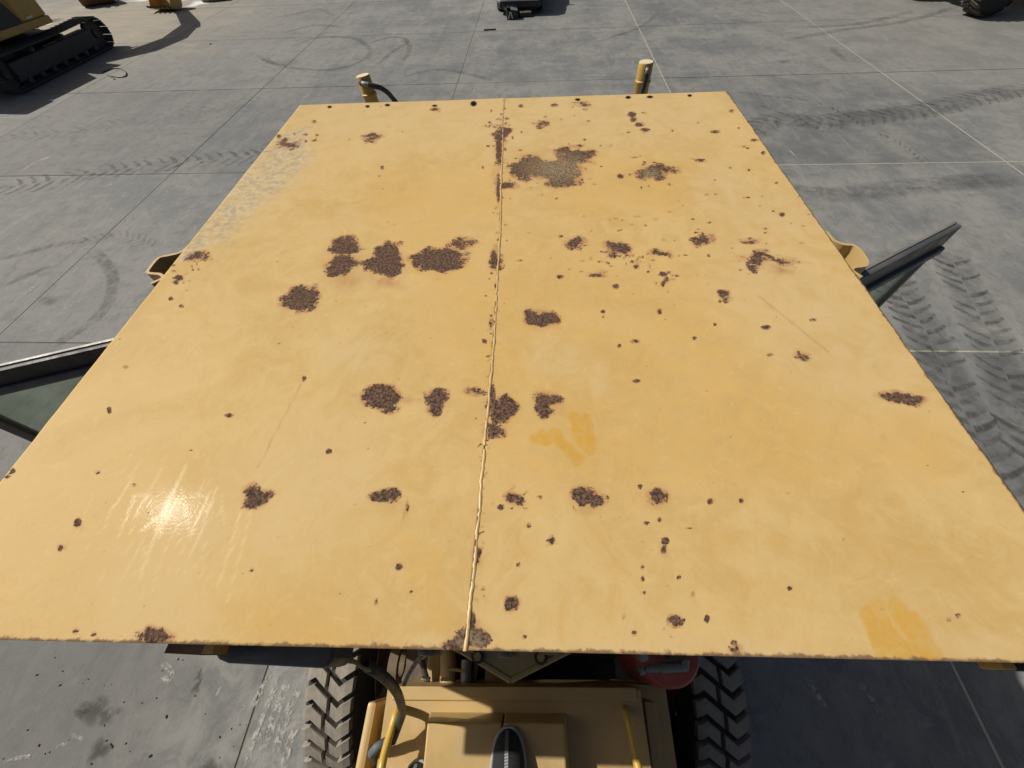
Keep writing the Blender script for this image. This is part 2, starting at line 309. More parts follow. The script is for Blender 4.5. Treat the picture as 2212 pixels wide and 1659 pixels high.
lugtrack([(1640, 225), (1690, 242), (1740, 262), (1790, 290)], .24, .16, sides=(-1,))
lugtrack([(1895, 290), (1930, 305), (1965, 330), (1985, 350)], .26, .15, sides=(1,), strength=.8)
lugtrack([(-60, 415), (0, 405), (120, 390), (211, 372), (330, 358), (549, 335), (640, 320)], .75, .26, strength=.75)
lugtrack([(-40, 312), (20, 297), (120, 288), (230, 270), (372, 250), (560, 215)], .65, .26, strength=.4)
lugtrack([(160, 525), (240, 512), (290, 517), (330, 535)], .35, .14, strength=.45)
lugtrack([(2110, 1110), (2160, 1180), (2230, 1270)], .6, .14, strength=.7)
for P, wd in (([(548, 320), (600, 305)], .2), ([(560, 120), (600, 140), (660, 150), (720, 150), (775, 135), (800, 110), (770, 85), (720, 80), (670, 85), (640, 100)], .22), ([(556, 122), (585, 136), (640, 142)], .16), ([(810, 145), (850, 110), (880, 90), (850, 80), (790, 95)], .2),
              ([(868, 84), (885, 98), (880, 118), (868, 132)], .22), ([(197, 540), (225, 565), (243, 600), (235, 650), (205, 690), (160, 720), (120, 745)], .22), ([(0, 560), (60, 545), (130, 528), (210, 515)], .16), ([(0, 620), (60, 595), (110, 575)], .14), ([(90, 660), (118, 640)], .4), ([(585, 40), (640, 30), (690, 20), (720, 35)], .25),
              ([(600, 75), (680, 55), (750, 60)], .2), ([(1690, 90), (1800, 68), (1960, 45), (2080, 10)], .3), ([(1700, 60), (1850, 52), (1980, 22)], .3), ([(1790, 100), (1830, 135)], .25), ([(1685, 130), (1700, 138)], .3), ([(860, 170), (940, 150), (1010, 160), (1070, 175)], .2), ([(1290, 90), (1380, 60), (1420, 30)], .18)):
    ribbon(P, wd, 'skid', 'skid_mark', .003)
for P, wd in (([(1250, 165), (1285, 163), (1325, 166)], .10), ([(1024, 70), (1050, 100), (1090, 130)], .04), ([(1030, 180), (1020, 210)], .05), ([(1430, 120), (1440, 130)], .05), ([(230, 405), (250, 392)], .12), ([(40, 375), (80, 350), (120, 335)], .18), ([(50, 640), (80, 615)], .1), ([(1700, 320), (1725, 345)], .06)):
    ribbon(P, wd, 'scuff', 'pale_scuff', .0045)
for P, wd in (([(590, 1445), (560, 1500), (545, 1530)], .06), ([(610, 1450), (580, 1520), (548, 1600), (530, 1659)], .05), ([(628, 1460), (600, 1530), (560, 1640)], .09), ([(640, 1500), (615, 1560), (590, 1640)], .08), ([(645, 1560), (625, 1610), (610, 1670)], .07), ([(480, 1480), (465, 1510)], .03), ([(150, 1585), (185, 1598)], .03), ([(5, 1650), (45, 1636), (80, 1632)], .03), ([(120, 1615), (160, 1600)], .03), ([(575, 1560), (560, 1610)], .06), ([(650, 1480), (632, 1520)], .08), ([(350, 1430), (372, 1450), (365, 1470), (350, 1455)], .05),
              ([(1735, 1455), (1765, 1500), (1790, 1540)], .05), ([(1850, 1465), (1880, 1510), (1905, 1545)], .06), ([(1900, 1540), (1912, 1552)], .08)):
    ribbon(P, wd, 'scuff', 'pale_scuff', .0045)
for P in ([(1900, 540), (1943, 632), (2000, 720), (2050, 830), (2120, 960), (2212, 1120)], [(2040, 530), (2075, 600), (2115, 680), (2149, 751), (2190, 860), (2240, 1000)], [(1640, 400), (1800, 420), (2000, 400), (2230, 385)]): ribbon(P, .6, 'skid', 'tyre_smear', .003)
def blot(px, py, rx, ry, mat, name, rot=0, z=.0035):
    c = at(px, py, 0); v = []; al = []; n = 20; f = []
    rs = (0, .35, .7, 1)
    for r in rs:
        for k in range(n):
            a = 2*PI*k/n; rr = r*(1+.25*math.sin(3*a+px)+.15*math.sin(5*a+py)); x, y = rx*rr*math.cos(a), ry*rr*math.sin(a)
            v.append((c[0]+x*math.cos(rot)-y*math.sin(rot), c[1]+x*math.sin(rot)+y*math.cos(rot), z)); al.append(1-r**2)
    f = [[i*n+k, i*n+(k+1) % n, (i+1)*n+(k+1) % n, (i+1)*n+k] for i in range(3) for k in range(n)]
    me = bpy.data.meshes.new(name); me.from_pydata(v, [], f); me.materials.append(M[mat]); arr(me, 'alpha', al); o = link(name, me, g); o['kind'] = 'stuff'
for a in ((200, 1533, .12, .10), (232, 1545, .10, .07), (430, 1458, .03, .045), (425, 1485, .035, .065), (175, 1540, .07, .04), (215, 1620, .09, .07), (455, 1658, .10, .05), (105, 45, .8, .3)): blot(*a, 'oil', 'oil_stain')
for a in ((99, 53, .35, .18), (360, 3, 1.0, .35), (428, 8, .55, .8), (300, 2, .9, .2)): blot(*a, 'lime', 'white_paste_patch', z=.0055)
pm = MB().lathe([(1e-4, .5), (.45, .35), (.55, 0), (.4, -.4)], (0, 0, 0), 'Z', 7).mesh('pebble', 'pebble'); pv = MB()
for px, py, r in [(80, 1458, 8), (130, 1480, 7), (191, 1467, 5), (360, 1548, 9), (243, 1613, 9), (60, 1577, 6), (85, 1610, 7), (475, 1592, 7), (325, 1633, 9), (272, 1606, 6), (230, 1600, 8), (240, 1608, 7), (198, 1650, 7), (250, 15, 20), (455, 96, 30), (2014, 758, 9), (1853, 760, 10), (338, 1508, 6), (385, 1424, 6), (395, 1426, 5)]+[(random.uniform(0, 640), random.uniform(1420, 1650), random.uniform(2, 5)) for _ in range(30)]:
    c = at(px, py, 0); k = r*.0017*random.uniform(.8, 1.1); a = random.random()*6
    pv.lathe([(1e-4, .5*k), (.7*k, .35*k), (k, 0)], (c[0], c[1], .002), ((math.cos(a), math.sin(a), 0), (-.6*math.sin(a), .6*math.cos(a), 0), (0, 0, 1)), 6)
po = pv.obj('loose_pebbles', 'pebble', g); po['kind'] = 'stuff'

# ------------------------------------------------------------------ motor grader
GR = thing('motor_grader', 'faded yellow motor grader with rust-pitted flat cab roof, both cab doors swung open', 'grader', (-.1, 0, 0))
ZR = 3.30
# --- roof plates with wear painted as surface attributes
def seamx(y): return -.094 - .019*y + .012*np.sin(y*2.2)
def leftx(y): return -1.036 - .031*y + .0*np.sin(y)
RX = .848; RY0, RY1 = .0022, 2.079
def y0(x): return RY0+.0232*x
def y1(x): return RY1+.0222*x
BL = [  # rust blobs surveyed on the roof: x, y, rx, ry
 (745,532,27,17),(738,572,33,18),(726,580,18,12),(838,558,30,34),(803,572,22,13),(950,562,48,21),(905,562,18,11),(988,554,20,9),(993,526,18,7),(648,648,31,26),(632,652,22,16),(672,634,14,10),(1074,562,10,18),
 (1172,690,20,15),(1150,686,16,13),(1192,684,13,12),(1145,360,34,20),(1200,365,48,22),(1240,338,36,18),(1218,387,30,11),(1405,374,22,13),(1430,362,18,7),(1340,380,7,5),(1336,539,24,13),(1240,523,16,7),(1422,548,17,6),(1516,516,15,9),(1616,518,12,4),
 (1630,572,12,9),(1642,556,13,10),(1668,560,24,3),(1692,562,12,3),(1568,637,11,8),(820,858,38,22),(838,880,17,13),(944,860,24,20),(938,882,17,14),(1084,878,26,27),(1063,850,8,18),(1064,925,17,12),(1184,862,24,16),(1177,890,18,17),
 (1940,854,30,12),(1968,862,22,9),(552,1070,24,17),(575,1063,11,7),(540,1084,14,10),(828,1075,27,16),(1108,1076,17,13),(1082,1096,8,6),(1265,1074,22,14),(1290,1084,11,7),(1258,1082,9,14),(1420,1077,20,14),(1535,1083,7,7),(1602,1082,5,6),(1168,1074,4,4),
 (1142,1135,5,6),(1193,1168,7,8),(1104,1296,11,13),(1098,1312,9,8),(1437,1168,8,8),(1434,1187,7,9),(1425,1122,5,5),(1383,1050,4,5),(1396,1130,6,4),(1490,1140,7,2),(1388,1225,4,5),(1388,1250,4,6),(1392,1280,4,4),(1467,1247,4,5),(1497,1283,4,6),(1370,1368,6,6),(1455,1345,12,12),(1448,1338,8,10),(1528,1337,6,8),(1348,1332,3,6),(1706,1271,6,5),
 (168,1129,9,11),(130,1183,6,8),(211,1020,6,4),(290,1048,5,4),(862,1224,8,8),(543,1231,5,4),(710,975,6,6),(495,897,9,4),(236,886,5,7),(163,1363,7,7),(202,1370,5,5),(343,1372,20,14),(330,1380,20,8),(1015,1378,32,22),(1000,1392,34,14),(1032,1388,26,18),
 (940,236,9,3),(803,295,13,6),(826,363,4,4),(1085,290,15,14),(1078,325,7,34),(1076,405,4,30),(1097,396,13,7),(1172,272,10,5),(1125,229,5,3),(1197,227,7,3),(1255,226,11,4),(1365,247,9,6),(1368,258,7,5),(1381,269,9,4),(1394,280,9,4),(1545,284,8,3),(1513,346,9,3),(1210,597,7,4),(1330,618,7,6),(1432,592,8,5),(1440,604,7,5),(1425,672,5,6),(1303,672,4,3),(1303,684,3,3),(1372,737,9,4),(1338,747,4,4),(1655,707,9,5),(1757,690,6,3),(1725,765,10,5),(1664,766,6,3),(1375,823,8,4),(1555,651,3,3),
 (425,557,12,6),(388,600,9,6),(380,610,7,5),(392,661,5,4),(370,645,5,4),(272,793,5,3),(620,314,12,5),(603,294,5,4),(678,263,5,3),(27,1018,6,6),(15,1030,6,4),(1034,1192,7,10),(1031,1206,6,14),(1020,1340,8,20),(1026,848,11,5),(1072,620,3,6),(1060,700,3,10),(1047,738,5,5),(1290,590,10,4),(1375,575,6,5),(1212,510,4,3),(1120,1219,4,5),(1044,1272,4,5),(888,1279,4,4),(812,1300,4,8),(880,1096,3,14),(1133,1376,4,5),(2050,1338,6,3),(2070,1330,7,4),(1822,1165,3,3),(1585,1388,6,6),(1592,1398,10,6),
 (657,818,4,6),(1545,700,3,3),(1500,730,4,3),(1690,462,6,4),(1630,302,7,3),(1580,240,5,3),(1650,330,4,3),(1870,560,6,5)]
rr = np.random.RandomState(5)
for _ in range(170):
    x, y = rr.uniform(60, 2150), rr.uniform(225, 1390); k = rr.uniform(.5, 1.3)*(.6+.6*y/1400); BL.append((x, y, k*rr.uniform(.8, 1.6), k*rr.uniform(.6, 1.1)))
for _ in range(150):                     # pitting scattered round the weld and the front-right corner
    y = rr.uniform(230, 1380); x = 1096-.0675*(y-212)+rr.normal(0, 9); k = rr.uniform(.7, 2.2); BL.append((x, y, k, k*.9))
for _ in range(110):
    x, y = rr.uniform(1100, 1760), rr.uniform(230, 600); BL.append((x, y, rr.uniform(.8, 2.6), rr.uniform(.6, 1.3)))
for c_, n_, sx, sy in (((1437, 597), 14, 14, 14), ((1375, 560), 16, 22, 14), ((1330, 570), 10, 20, 14), ((1190, 1166), 8, 8, 10), ((1108, 1080), 14, 18, 14), ((1085, 290), 30, 18, 26), ((640, 300), 12, 40, 12), ((1270, 1090), 8, 26, 16), ((1455, 1345), 14, 14, 14), ((1405, 372), 12, 40, 20), ((415, 590), 14, 26, 26)):
    for _ in range(n_): BL.append((c_[0]+rr.normal(0, sx), c_[1]+rr.normal(0, sy), rr.uniform(1., 3.4), rr.uniform(.8, 2.6)))
HOLES = [(1023, 224, 7, 6), (712, 231, 5, 3), (794, 230, 5, 3), (837, 227, 6, 3), (939, 228, 6, 2.5), (1248, 215, 6, 3), (1357, 210, 6, 3.5), (1404, 209, 7, 3), (1490, 206, 5, 3)]
HALO = [(1190,365,105,48),(745,560,60,50),(838,565,56,48),(948,566,72,36),(648,652,48,40),(1172,694,48,34),(1336,536,34,24),(1516,512,24,18),(1424,545,26,14),(815,862,62,36),(785,852,50,14),(870,862,70,14),(944,868,42,40),(1082,885,44,46),(1184,880,40,42),(1950,857,58,18),(552,1075,38,32),(828,1082,42,28),(1108,1084,34,26),(1270,1086,40,34),(1420,1085,34,28),(1015,1380,70,48),(1084,300,22,40),(1076,350,16,70),(1074,565,22,32),(1064,926,28,24),(168,1136,16,18),(130,1188,11,13),(862,1228,14,13),(1435,1180,16,24),(1104,1302,20,24),(343,1374,40,18),(1240,520,24,14),(1640,565,30,20),(1690,580,40,12),(803,293,22,12),(1034,1200,14,34),(1455,1346,22,20),(740,600,60,40),(830,605,60,22),(1410,366,44,26),(1097,396,22,14)]
CHALK = [((655, 296), (610, 318), 16), ((640, 330), (565, 410), 30), ((610, 345), (520, 440), 34), ((540, 410), (470, 490), 36), ((480, 470), (405, 535), 24), ((640, 300), (590, 330), 20)]
FRESH = [((1235, 905), (1268, 968), 13), ((1262, 905), (1282, 962), 9), ((1200, 945), (1240, 1000), 12), ((1165, 940), (1178, 952), 10), ((1212, 960), (1232, 990), 10), ((1875, 1325), (1915, 1410), 14), ((1895, 1312), (1945, 1410), 14), ((1935, 1305), (1985, 1390), 15), ((1965, 1330), (2025, 1415), 14), ((1925, 1395), (2010, 1412), 16)]
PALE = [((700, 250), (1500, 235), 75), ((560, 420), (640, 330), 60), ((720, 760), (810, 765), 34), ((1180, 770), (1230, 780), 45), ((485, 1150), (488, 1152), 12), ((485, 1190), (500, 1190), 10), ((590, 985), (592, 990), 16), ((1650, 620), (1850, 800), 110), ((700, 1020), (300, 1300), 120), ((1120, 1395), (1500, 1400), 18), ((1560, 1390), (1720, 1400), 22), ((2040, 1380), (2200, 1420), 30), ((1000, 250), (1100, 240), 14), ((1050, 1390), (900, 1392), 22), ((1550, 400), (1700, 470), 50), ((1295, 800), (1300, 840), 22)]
WARM = [((1100, 700), (1500, 760), 170), ((1150, 950), (1800, 930), 120), ((1250, 410), (1430, 400), 60), ((850, 430), (1040, 420), 60), ((900, 470), (1060, 700), 70), ((1350, 420), (1440, 420), 40), ((455, 1245), (470, 1260), 14), ((880, 1180), (960, 1340), 30), ((940, 1200), (960, 1360), 18), ((1400, 850), (1640, 870), 60), ((480, 1270), (700, 1390), 60), ((1650, 850), (2000, 980), 60)]
SCR = [((402, 1005), (350, 1110), (302, 1148), 2.2), ((400, 1012), (348, 1120), (300, 1252), 2.), ((292, 1070), (276, 1110), (255, 1160), 1.6), ((392, 1052), (402, 1110), (407, 1145), 1.2), ((455, 1060), (430, 1110), (405, 1160), 1.6), ((385, 1070), (340, 1150), (300, 1230), 1.4), ((470, 1050), (440, 1130), (415, 1190), 1.3), ((300, 1000), (270, 1060), (235, 1110), 1.2), ((350, 1010), (320, 1060), (290, 1120), 1.2), ((520, 1100), (500, 1170), (470, 1270), 1.6), ((545, 1090), (520, 1190), (490, 1300), 1.3), ((200, 1070), (185, 1110), (165, 1160), 1.), ((478, 1065), (481, 1105), (484, 1135), 1.), ((285, 1069), (300, 1069), (325, 1069), 1.6), ((412, 1070), (428, 1070), (444, 1070), 1.6), ((330, 1120), (280, 1220), (240, 1300), 1.2), ((430, 1150), (410, 1200), (395, 1240), 1.1), ((360, 1180), (340, 1230), (325, 1290), 1.), ((1320, 1010), (1310, 1080), (1300, 1130), .8), ((560, 1060), (590, 1030), (640, 990), .8)]
for _ in range(46):
    x, y = rr.normal(400, 95), rr.normal(1130, 75); L = rr.uniform(18, 70); a = rr.normal(2.03, .12); SCR.append(((x, y), (x+.5*L*math.cos(a)+rr.normal(0, 1), y+.5*L*math.sin(a)), (x+L*math.cos(a), y+L*math.sin(a)), rr.uniform(.5, 1.)))
def segd(px, py, a, b):
    ax, ay = a; dx, dy = b[0]-ax, b[1]-ay; t = np.clip(((px-ax)*dx+(py-ay)*dy)/(dx*dx+dy*dy+1e-9), 0, 1); return np.hypot(px-ax-t*dx, py-ay-t*dy)
def vnoise(x, y, s, seed):
    r_ = np.random.RandomState(seed); T = r_.rand(64, 64); u, v = (x*s) % 64, (y*s) % 64; i, j = u.astype(int), v.astype(int); a, b = u-i, v-j; a = a*a*(3-2*a); b = b*b*(3-2*b); i2, j2 = (i+1) % 64, (j+1) % 64
    return T[i, j]*(1-a)*(1-b)+T[i2, j]*a*(1-b)+T[i, j2]*(1-a)*b+T[i2, j2]*a*b
def roof_plate(side):
    step = .0045; ny = int((RY1-RY0)/step); ys = np.linspace(RY0, RY1, ny)
    xl = leftx(ys) if side < 0 else seamx(ys); xr = seamx(ys) if side < 0 else np.full(ny, RX)
    nx = int(1.0/step) if side > 0 else int(.96/step); u = np.linspace(0, 1, nx)
    X = xl[:, None]+(xr-xl)[:, None]*u[None]; T_ = ((ys-RY0)/(RY1-RY0))[:, None]; Y = y0(X)+(y1(X)-y0(X))*T_
    e = .004*(vnoise(Y[:, 0]+9, Y[:, 0]*0, 22, 3)-.5)   # nicked outer edges
    if side > 0: X[:, -1] += e
    else: X[:, 0] += e*.4
    Z = ZR+.0028*(vnoise(X+5, Y+5, 2.2, 8)-.5)+.0012*(vnoise(X+5, Y+5, 7, 9)-.5)
    if side > 0: Z -= .0012
    P = np.stack([X, Y, Z], -1).reshape(-1, 3); px, py = survey(np.c_[P[:, :2], np.full(len(P), ZR)])
    n = len(P); rust = np.full(n, -99.); grey = np.zeros(n); halo = np.zeros(n); hole = np.zeros(n)
    wx = px+10*(vnoise(P[:, 0]+3, P[:, 1]+3, 28, 4)-.5)*2*1.1+7*(vnoise(P[:, 0]+3, P[:, 1]+3, 75, 5)-.5); wy = py+8*(vnoise(P[:, 0]+7, P[:, 1]+3, 28, 6)-.5)*2*1.1+5*(vnoise(P[:, 0]+3, P[:, 1]+9, 75, 7)-.5)
    for cx_, cy_, rx, ry in BL:
        mk = (np.abs(px-cx_) < 3*rx+26)&(np.abs(py-cy_) < 3*ry+26)
        if not mk.any(): continue
        big = rx > 9; ax_, ay_ = (wx[mk], wy[mk]) if big else (px[mk], py[mk])
        q = np.hypot((ax_-cx_)/rx, (ay_-cy_)/ry); rust[mk] = np.maximum(rust[mk], (1-q)*min(rx, ry)*(1.15 if big else 3.0)+(2.6 if big else -.2))
    for cx_, cy_, rx, ry in HALO:
        q = np.hypot((wx-cx_)/rx, (wy-cy_)/ry); halo = np.maximum(halo, np.clip(1.05-q, 0, 1)**1.3)
    for a, b in (((657, 812), (632, 868)), ((632, 868), (600, 925)), ((600, 925), (556, 1012)), ((1668, 560), (1722, 578)), ((881, 1085), (868, 1128)), ((1640, 640), (1790, 760))): halo = np.maximum(halo, .75*np.clip(1.5-segd(px, py, a, b)/1.7, 0, 1))
    q = np.hypot((px-1205)/75, (py-362)/34); grey = np.clip(1.3-q, 0, 1); grey = np.maximum(grey, np.clip(1.3-np.hypot((px-1405)/22, (py-376)/16), 0, 1)); grey = np.maximum(grey, .8*np.clip(1.2-np.hypot((px-1015)/40, (py-1385)/30), 0, 1))
    for cx_, cy_, rx, ry in HOLES: hole = np.maximum(hole, np.clip((1.15-np.hypot((px-cx_)/rx, (py-cy_)/ry))*3, 0, 1))
    def caps(L, soft=1.):
        o = np.zeros(n)
        for a, b, r in L: o = np.maximum(o, np.clip(1.5-segd(wx, wy, a, b)/r, 0, 1)**soft)
        return o
    scr = np.zeros(n)
    for a, b, c, r in SCR:
        mk = (px > min(a[0], c[0])-12)&(px < max(a[0], c[0])+12)&(py > min(a[1], c[1])-12)&(py < max(a[1], c[1])+12)
        d = np.minimum(segd(px[mk], py[mk], a, b), segd(px[mk], py[mk], b, c)); scr[mk] = np.maximum(scr[mk], np.clip(1.4-d/(r*1.6), 0, 1)*min(1, .45+r*.3))
    dr = P[:, 1]-y0(P[:, 0]); de = np.minimum(dr, RX-P[:, 0]) if side > 0 else dr
    edge = np.clip(1-de/.016, 0, 1)*.9
    edge = np.maximum(edge, np.clip(1-dr/.03, 0, 1)*.7*(.55+.45*np.exp(-((P[:, 0]+.1)/.35)**2)))
    if side < 0: edge = np.maximum(edge, .35*np.clip(1-(P[:, 0]-leftx(P[:, 1]))/.012, 0, 1))
    # sheet with thickness: top grid + skirt + bottom
    top = [[j*nx+i, j*nx+i+1, (j+1)*nx+i+1, (j+1)*nx+i] for j in range(ny-1) for i in range(nx-1)]
    ring = [i for i in range(nx)]+[j*nx+nx-1 for j in range(1, ny)]+[(ny-1)*nx+i for i in range(nx-2, -1, -1)]+[j*nx for j in range(ny-2, 0, -1)]
    low = P[ring].copy(); low[:, 2] -= .007; k = len(ring); P2 = np.r_[P, low]
    top += [[ring[i], n+i, n+(i+1) % k, ring[(i+1) % k]] for i in range(k)]+[[n+i for i in range(k)][::-1]]
    org = Vector(worldloc(GR)); P2 = P2-np.array(org)
    me = bpy.data.meshes.new('roof_plate'); me.from_pydata(P2.tolist(), [], top); me.materials.append(M['roof'])
    sm = np.ones(len(top), bool); sm[-(k+1):] = False; me.polygons.foreach_set('use_smooth', sm)
    pad = lambda a: np.r_[a, a[ring]]
    edge2 = np.r_[edge, np.maximum(edge[ring], .55)]
    for nm, a in (('rust', pad(np.clip(.5+rust/30, 0, 1))), ('halo', pad(halo)), ('chalk', pad(caps(CHALK, .8))), ('fresh', pad(np.clip(caps(FRESH)*2.2, 0, 1))), ('pale', pad(caps(PALE)*.8)), ('warm', pad(caps(WARM))), ('scratch', pad(scr)), ('edge', edge2), ('grey', pad(grey)), ('hole', pad(hole))): arr(me, nm, a)
    return link('roof_plate', me, GR)
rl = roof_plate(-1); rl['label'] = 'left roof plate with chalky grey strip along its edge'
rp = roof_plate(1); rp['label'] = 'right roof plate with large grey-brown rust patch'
wb = MB(); yy = np.linspace(y0(-.09)-.001, y1(-.13)+.001, 330); v = []; f = []
jx = np.cumsum(rng.normal(0, 1, 330)); jx = .0010*np.sin(yy*13)+.0006*np.sin(yy*61+1)+.0004*rng.normal(0, 1, 330)
for i, y in enumerate(yy):
    hgt = .0038*(1+.10*math.sin(y*150+2*math.sin(y*17))+.06*rng.normal()); wd = .0042*(1+.06*rng.normal())
    for a in (PI, .8*PI, .6*PI, .4*PI, .2*PI, 0): v.append((seamx(y)+jx[i]+wd*math.cos(a), y, ZR-.0025+hgt*math.sin(a)))
wb.add(v, [[i*6+k, i*6+k+1, (i+1)*6+k+1, (i+1)*6+k] for i in range(329) for k in range(5)], True); wb.obj('weld_bead', 'weld', GR)
MB().span((-1.01, .03, ZR-.075), (.815, 2.05, ZR-.012)).obj('roof_liner', 'darkmetal', GR)
# hat-section posts either side of the roof
def hat(P, z0, z1, name, t=.009):
    P = curve([Vector((x, y, 0)) for x, y in P], 5); k = len(P); out = []; inn = []
    for i, p in enumerate(P):
        d = (P[min(i+1, k-1)]-P[max(i-1, 0)]).normalized(); q = Vector((-d.y, d.x, 0))*t/2; out.append(p+q); inn.append(p-q)
    loop = out+inn[::-1]; return MB().prism([(p.x, p.y, z0) for p in loop], (0, 0, z1-z0)).obj(name, 'yellow', GR)
hat([at(*p, 3.275)[:2] for p in [(408, 530), (388, 545), (365, 551), (342, 557), (322, 580), (320, 589), (345, 592), (350, 600), (326, 612)]], 2.7, 3.275, 'roof_post')
hat([at(*p, 3.275)[:2] for p in [(1786, 500), (1800, 517), (1822, 527), (1848, 531), (1870, 556), (1871, 572), (1845, 577), (1842, 584), (1862, 598)]], 2.7, 3.275, 'roof_post')
# cab shell
XL, XR, YB, YF = -.86, .66, .105, 1.92
for x in (XL, XR):
    for y in (YB, YF): MB().box((x, y, 2.35), (.09, .09, 1.74), None, .008).obj('cab_post', 'yellow', GR)
for a, b in (((XL, YB-.03, 1.5), (XR, YB+.02, 2.25)), ((XL, YF-.02, 1.5), (XR, YF+.03, 2.0))): MB().span(a, b, .006).obj('cab_panel', 'yellow', GR)
MB().span((XL+.046, YB-.03, 2.82), (XR-.046, YB+.02, 3.27)).obj('rear_header', 'yellow', GR)
for x in (XL, XR): MB().span((x-.02, .95, 1.45), (x+.02, YF-.045, 2.1), .006).obj('cab_panel', 'yellow', GR)
MB().span((XL-.04, YB-.04, 1.36), (XR+.04, YF+.04, 1.5)).obj('cab_floor', 'darkmetal', GR)
for a, b in (((XL+.045, YB-.004, 2.25), (XR-.045, YB+.004, 2.82)), ((XL+.045, YF-.004, 2.0), (XR-.045, YF+.004, 3.2)), ((XL-.004, 1.0, 2.1), (XL+.004, YF-.045, 3.2)), ((XR-.004, 1.0, 2.1), (XR+.004, YF-.045, 3.2))): MB().span(a, b).obj('cab_window', 'glass', GR)
st = MB().span((-.35, .55, 1.5), (.13, 1.0, 1.95), .05).span((-.35, .45, 1.95), (.13, .58, 2.55), .05); st.obj('operator_seat', 'blackplastic', GR)
st = MB().tube([(-.11, 1.55, 1.5), (-.11, 1.4, 2.1)], .05).lathe([(.19, 0), (.205, .015), (.19, .03), (.175, .015)], (-.11, 1.38, 2.15), 'Z', 24, True, True); st.obj('steering_column', 'blackplastic', GR)
# open doors
def door(p0, p1, z1, name_label, depth=1.55, railh=.075, thick=.016, flip=1, fm='blackplastic'):
    a = Vector(p0); b = Vector(p1); d = (b-a).normalized(); nn = Vector((-d.y, d.x, 0))*flip; L = (b-a).length
    R = Matrix((d, nn, Vector((0, 0, 1)))).transposed()
    def B(x0, x1, z0, z1_, t, off=0., bev=.006):
        return MB().box(tuple(a+d*(x0+x1)/2+nn*off+Vector((0, 0, (z0+z1_)/2-a.z))), (x1-x0, t, z1_-z0), R, bev)
    fr = B(0, L, z1-railh, z1, thick).obj('cab_door', fm, GR); fr['label'] = name_label
    B(0, L, z1-.012, z1+.003, .010, -.0135, .002).obj('top_trim', 'steel', fr)
    B(0, L-.01, z1-railh*.98, z1-railh*.68, .022, .014, .008).obj('seal_strip', 'greyplastic', fr)
    B(L-.045, L-.010, z1-depth, z1-railh-.001, .024, 0, .008).obj('outer_stile', 'doorgrey', fr)
    B(0, .045, z1-depth, z1-railh-.001, .024, 0, .008).obj('hinge_stile', 'doorgrey', fr)
    B(.05, L-.05, z1-depth, z1-depth+.40, thick*.8).obj('lower_panel', 'yellow', fr)
    B(.044, L-.044, z1-depth+.40, z1-railh+.002, .006, 0, 0).obj('door_glass', 'glass', fr)
    B(L-.13, L-.07, z1-depth+.62, z1-depth+.66, .09, .03, .008).obj('door_handle', 'blackplastic', fr)
ZD = 3.20
pr0, pr1 = Vector(at(1868, 592, ZD)), Vector(at(2074, 484, ZD)); e = (pr1-pr0).normalized(); door(pr0-e*.28, pr1, ZD, 'right cab door swung open', flip=-1, railh=.105, thick=.020, fm='doorgrey')
pl0, pl1 = Vector(at(238, 742, ZD)), Vector(at(0, 797, ZD)); e = (pl1-pl0).normalized(); door(pl0-e*.40, Vector(at(-195, 842, ZD)), ZD, 'left cab door swung open', flip=1, railh=.075)
# blade-lift cylinders standing in front of the cab
def liftcyl(top_px, low_px, z_top, z_low, r, hosepts, lab):
    a = Vector(at(*top_px, z_top)); b = Vector(at(*low_px, z_low)); d = (b-a).normalized(); e = a+d*1.25
    x = d.cross(Vector((0, 1, 0))).normalized(); y = d.cross(x).normalized(); ax = (x, y, d)
    c = MB().lathe([(1e-4, 0), (r*.96, 0), (r, .004), (r, .105), (r*1.1, .110), (r*1.1, .124), (r, .130), (r, 1.25), (1e-4, 1.25)], a, ax, 28).obj('lift_cylinder', 'yclean', GR); c['label'] = lab
    MB().lathe([(1e-4, -.0035), (r*.93, -.0035), (r*.95, .0)], a, ax, 28).obj('end_cap', 'cap', c)
    MB().tube([e, e+d*.9], r*.5, 14).obj('piston_rod', 'chrome', c)
    H_ = [Vector(h) for h in hosepts(a, d, x, y, r)]
    MB().lathe([(1e-4, -.012), (.021, -.012), (.021, .014), (1e-4, .014)], H_[0], (tuple(d), tuple(d.cross((H_[1]-H_[0]).normalized()).normalized()), tuple((H_[1]-H_[0]).normalized())), 8, False).obj('hose_fitting', 'darkmetal', c)
    MB().tube(curve(H_[:3], 5), .016, 10).obj('hose_elbow', 'steel', c)
    MB().tube(curve(H_[2:], 8), .0175, 12).obj('hydraulic_hose', 'hose', c)
    return c
def atY(px, py, Y):
    d = FW*FPX+(px-W/2)*RT+(py-H/2)*DN; return tuple(CAM+d*(Y/d[1]))
def lh(a, d, x, y, r):
    Y = a.y-r
    return [atY(781, 179, Y-.004), atY(787, 181, Y-.03), atY(797, 183, Y-.035), atY(808, 186, Y-.03), atY(822, 190, Y-.01), atY(836, 199, Y+.02), atY(848, 212, Y+.05), atY(860, 232, Y+.06), atY(870, 290, Y+.06)]
def rh(a, d, x, y, r):
    Y = a.y-r
    return [atY(1397, 150, Y-.002), atY(1398.5, 152, Y-.026), atY(1397.5, 157, Y-.024), atY(1396, 166, Y-.022), atY(1392.5, 180, Y-.02), atY(1388, 195, Y-.02), atY(1381, 218, Y-.02), atY(1360, 290, Y-.02)]
ZC = 2.98
liftcyl((783.5, 163.5), (804.5, 222), ZC, ZC-.172, .052, lh, 'left blade-lift cylinder with black hose curving off it')
liftcyl((1396, 134), (1383, 206), ZC, ZC-.208, .053, rh, 'right blade-lift cylinder with hose running down its face')
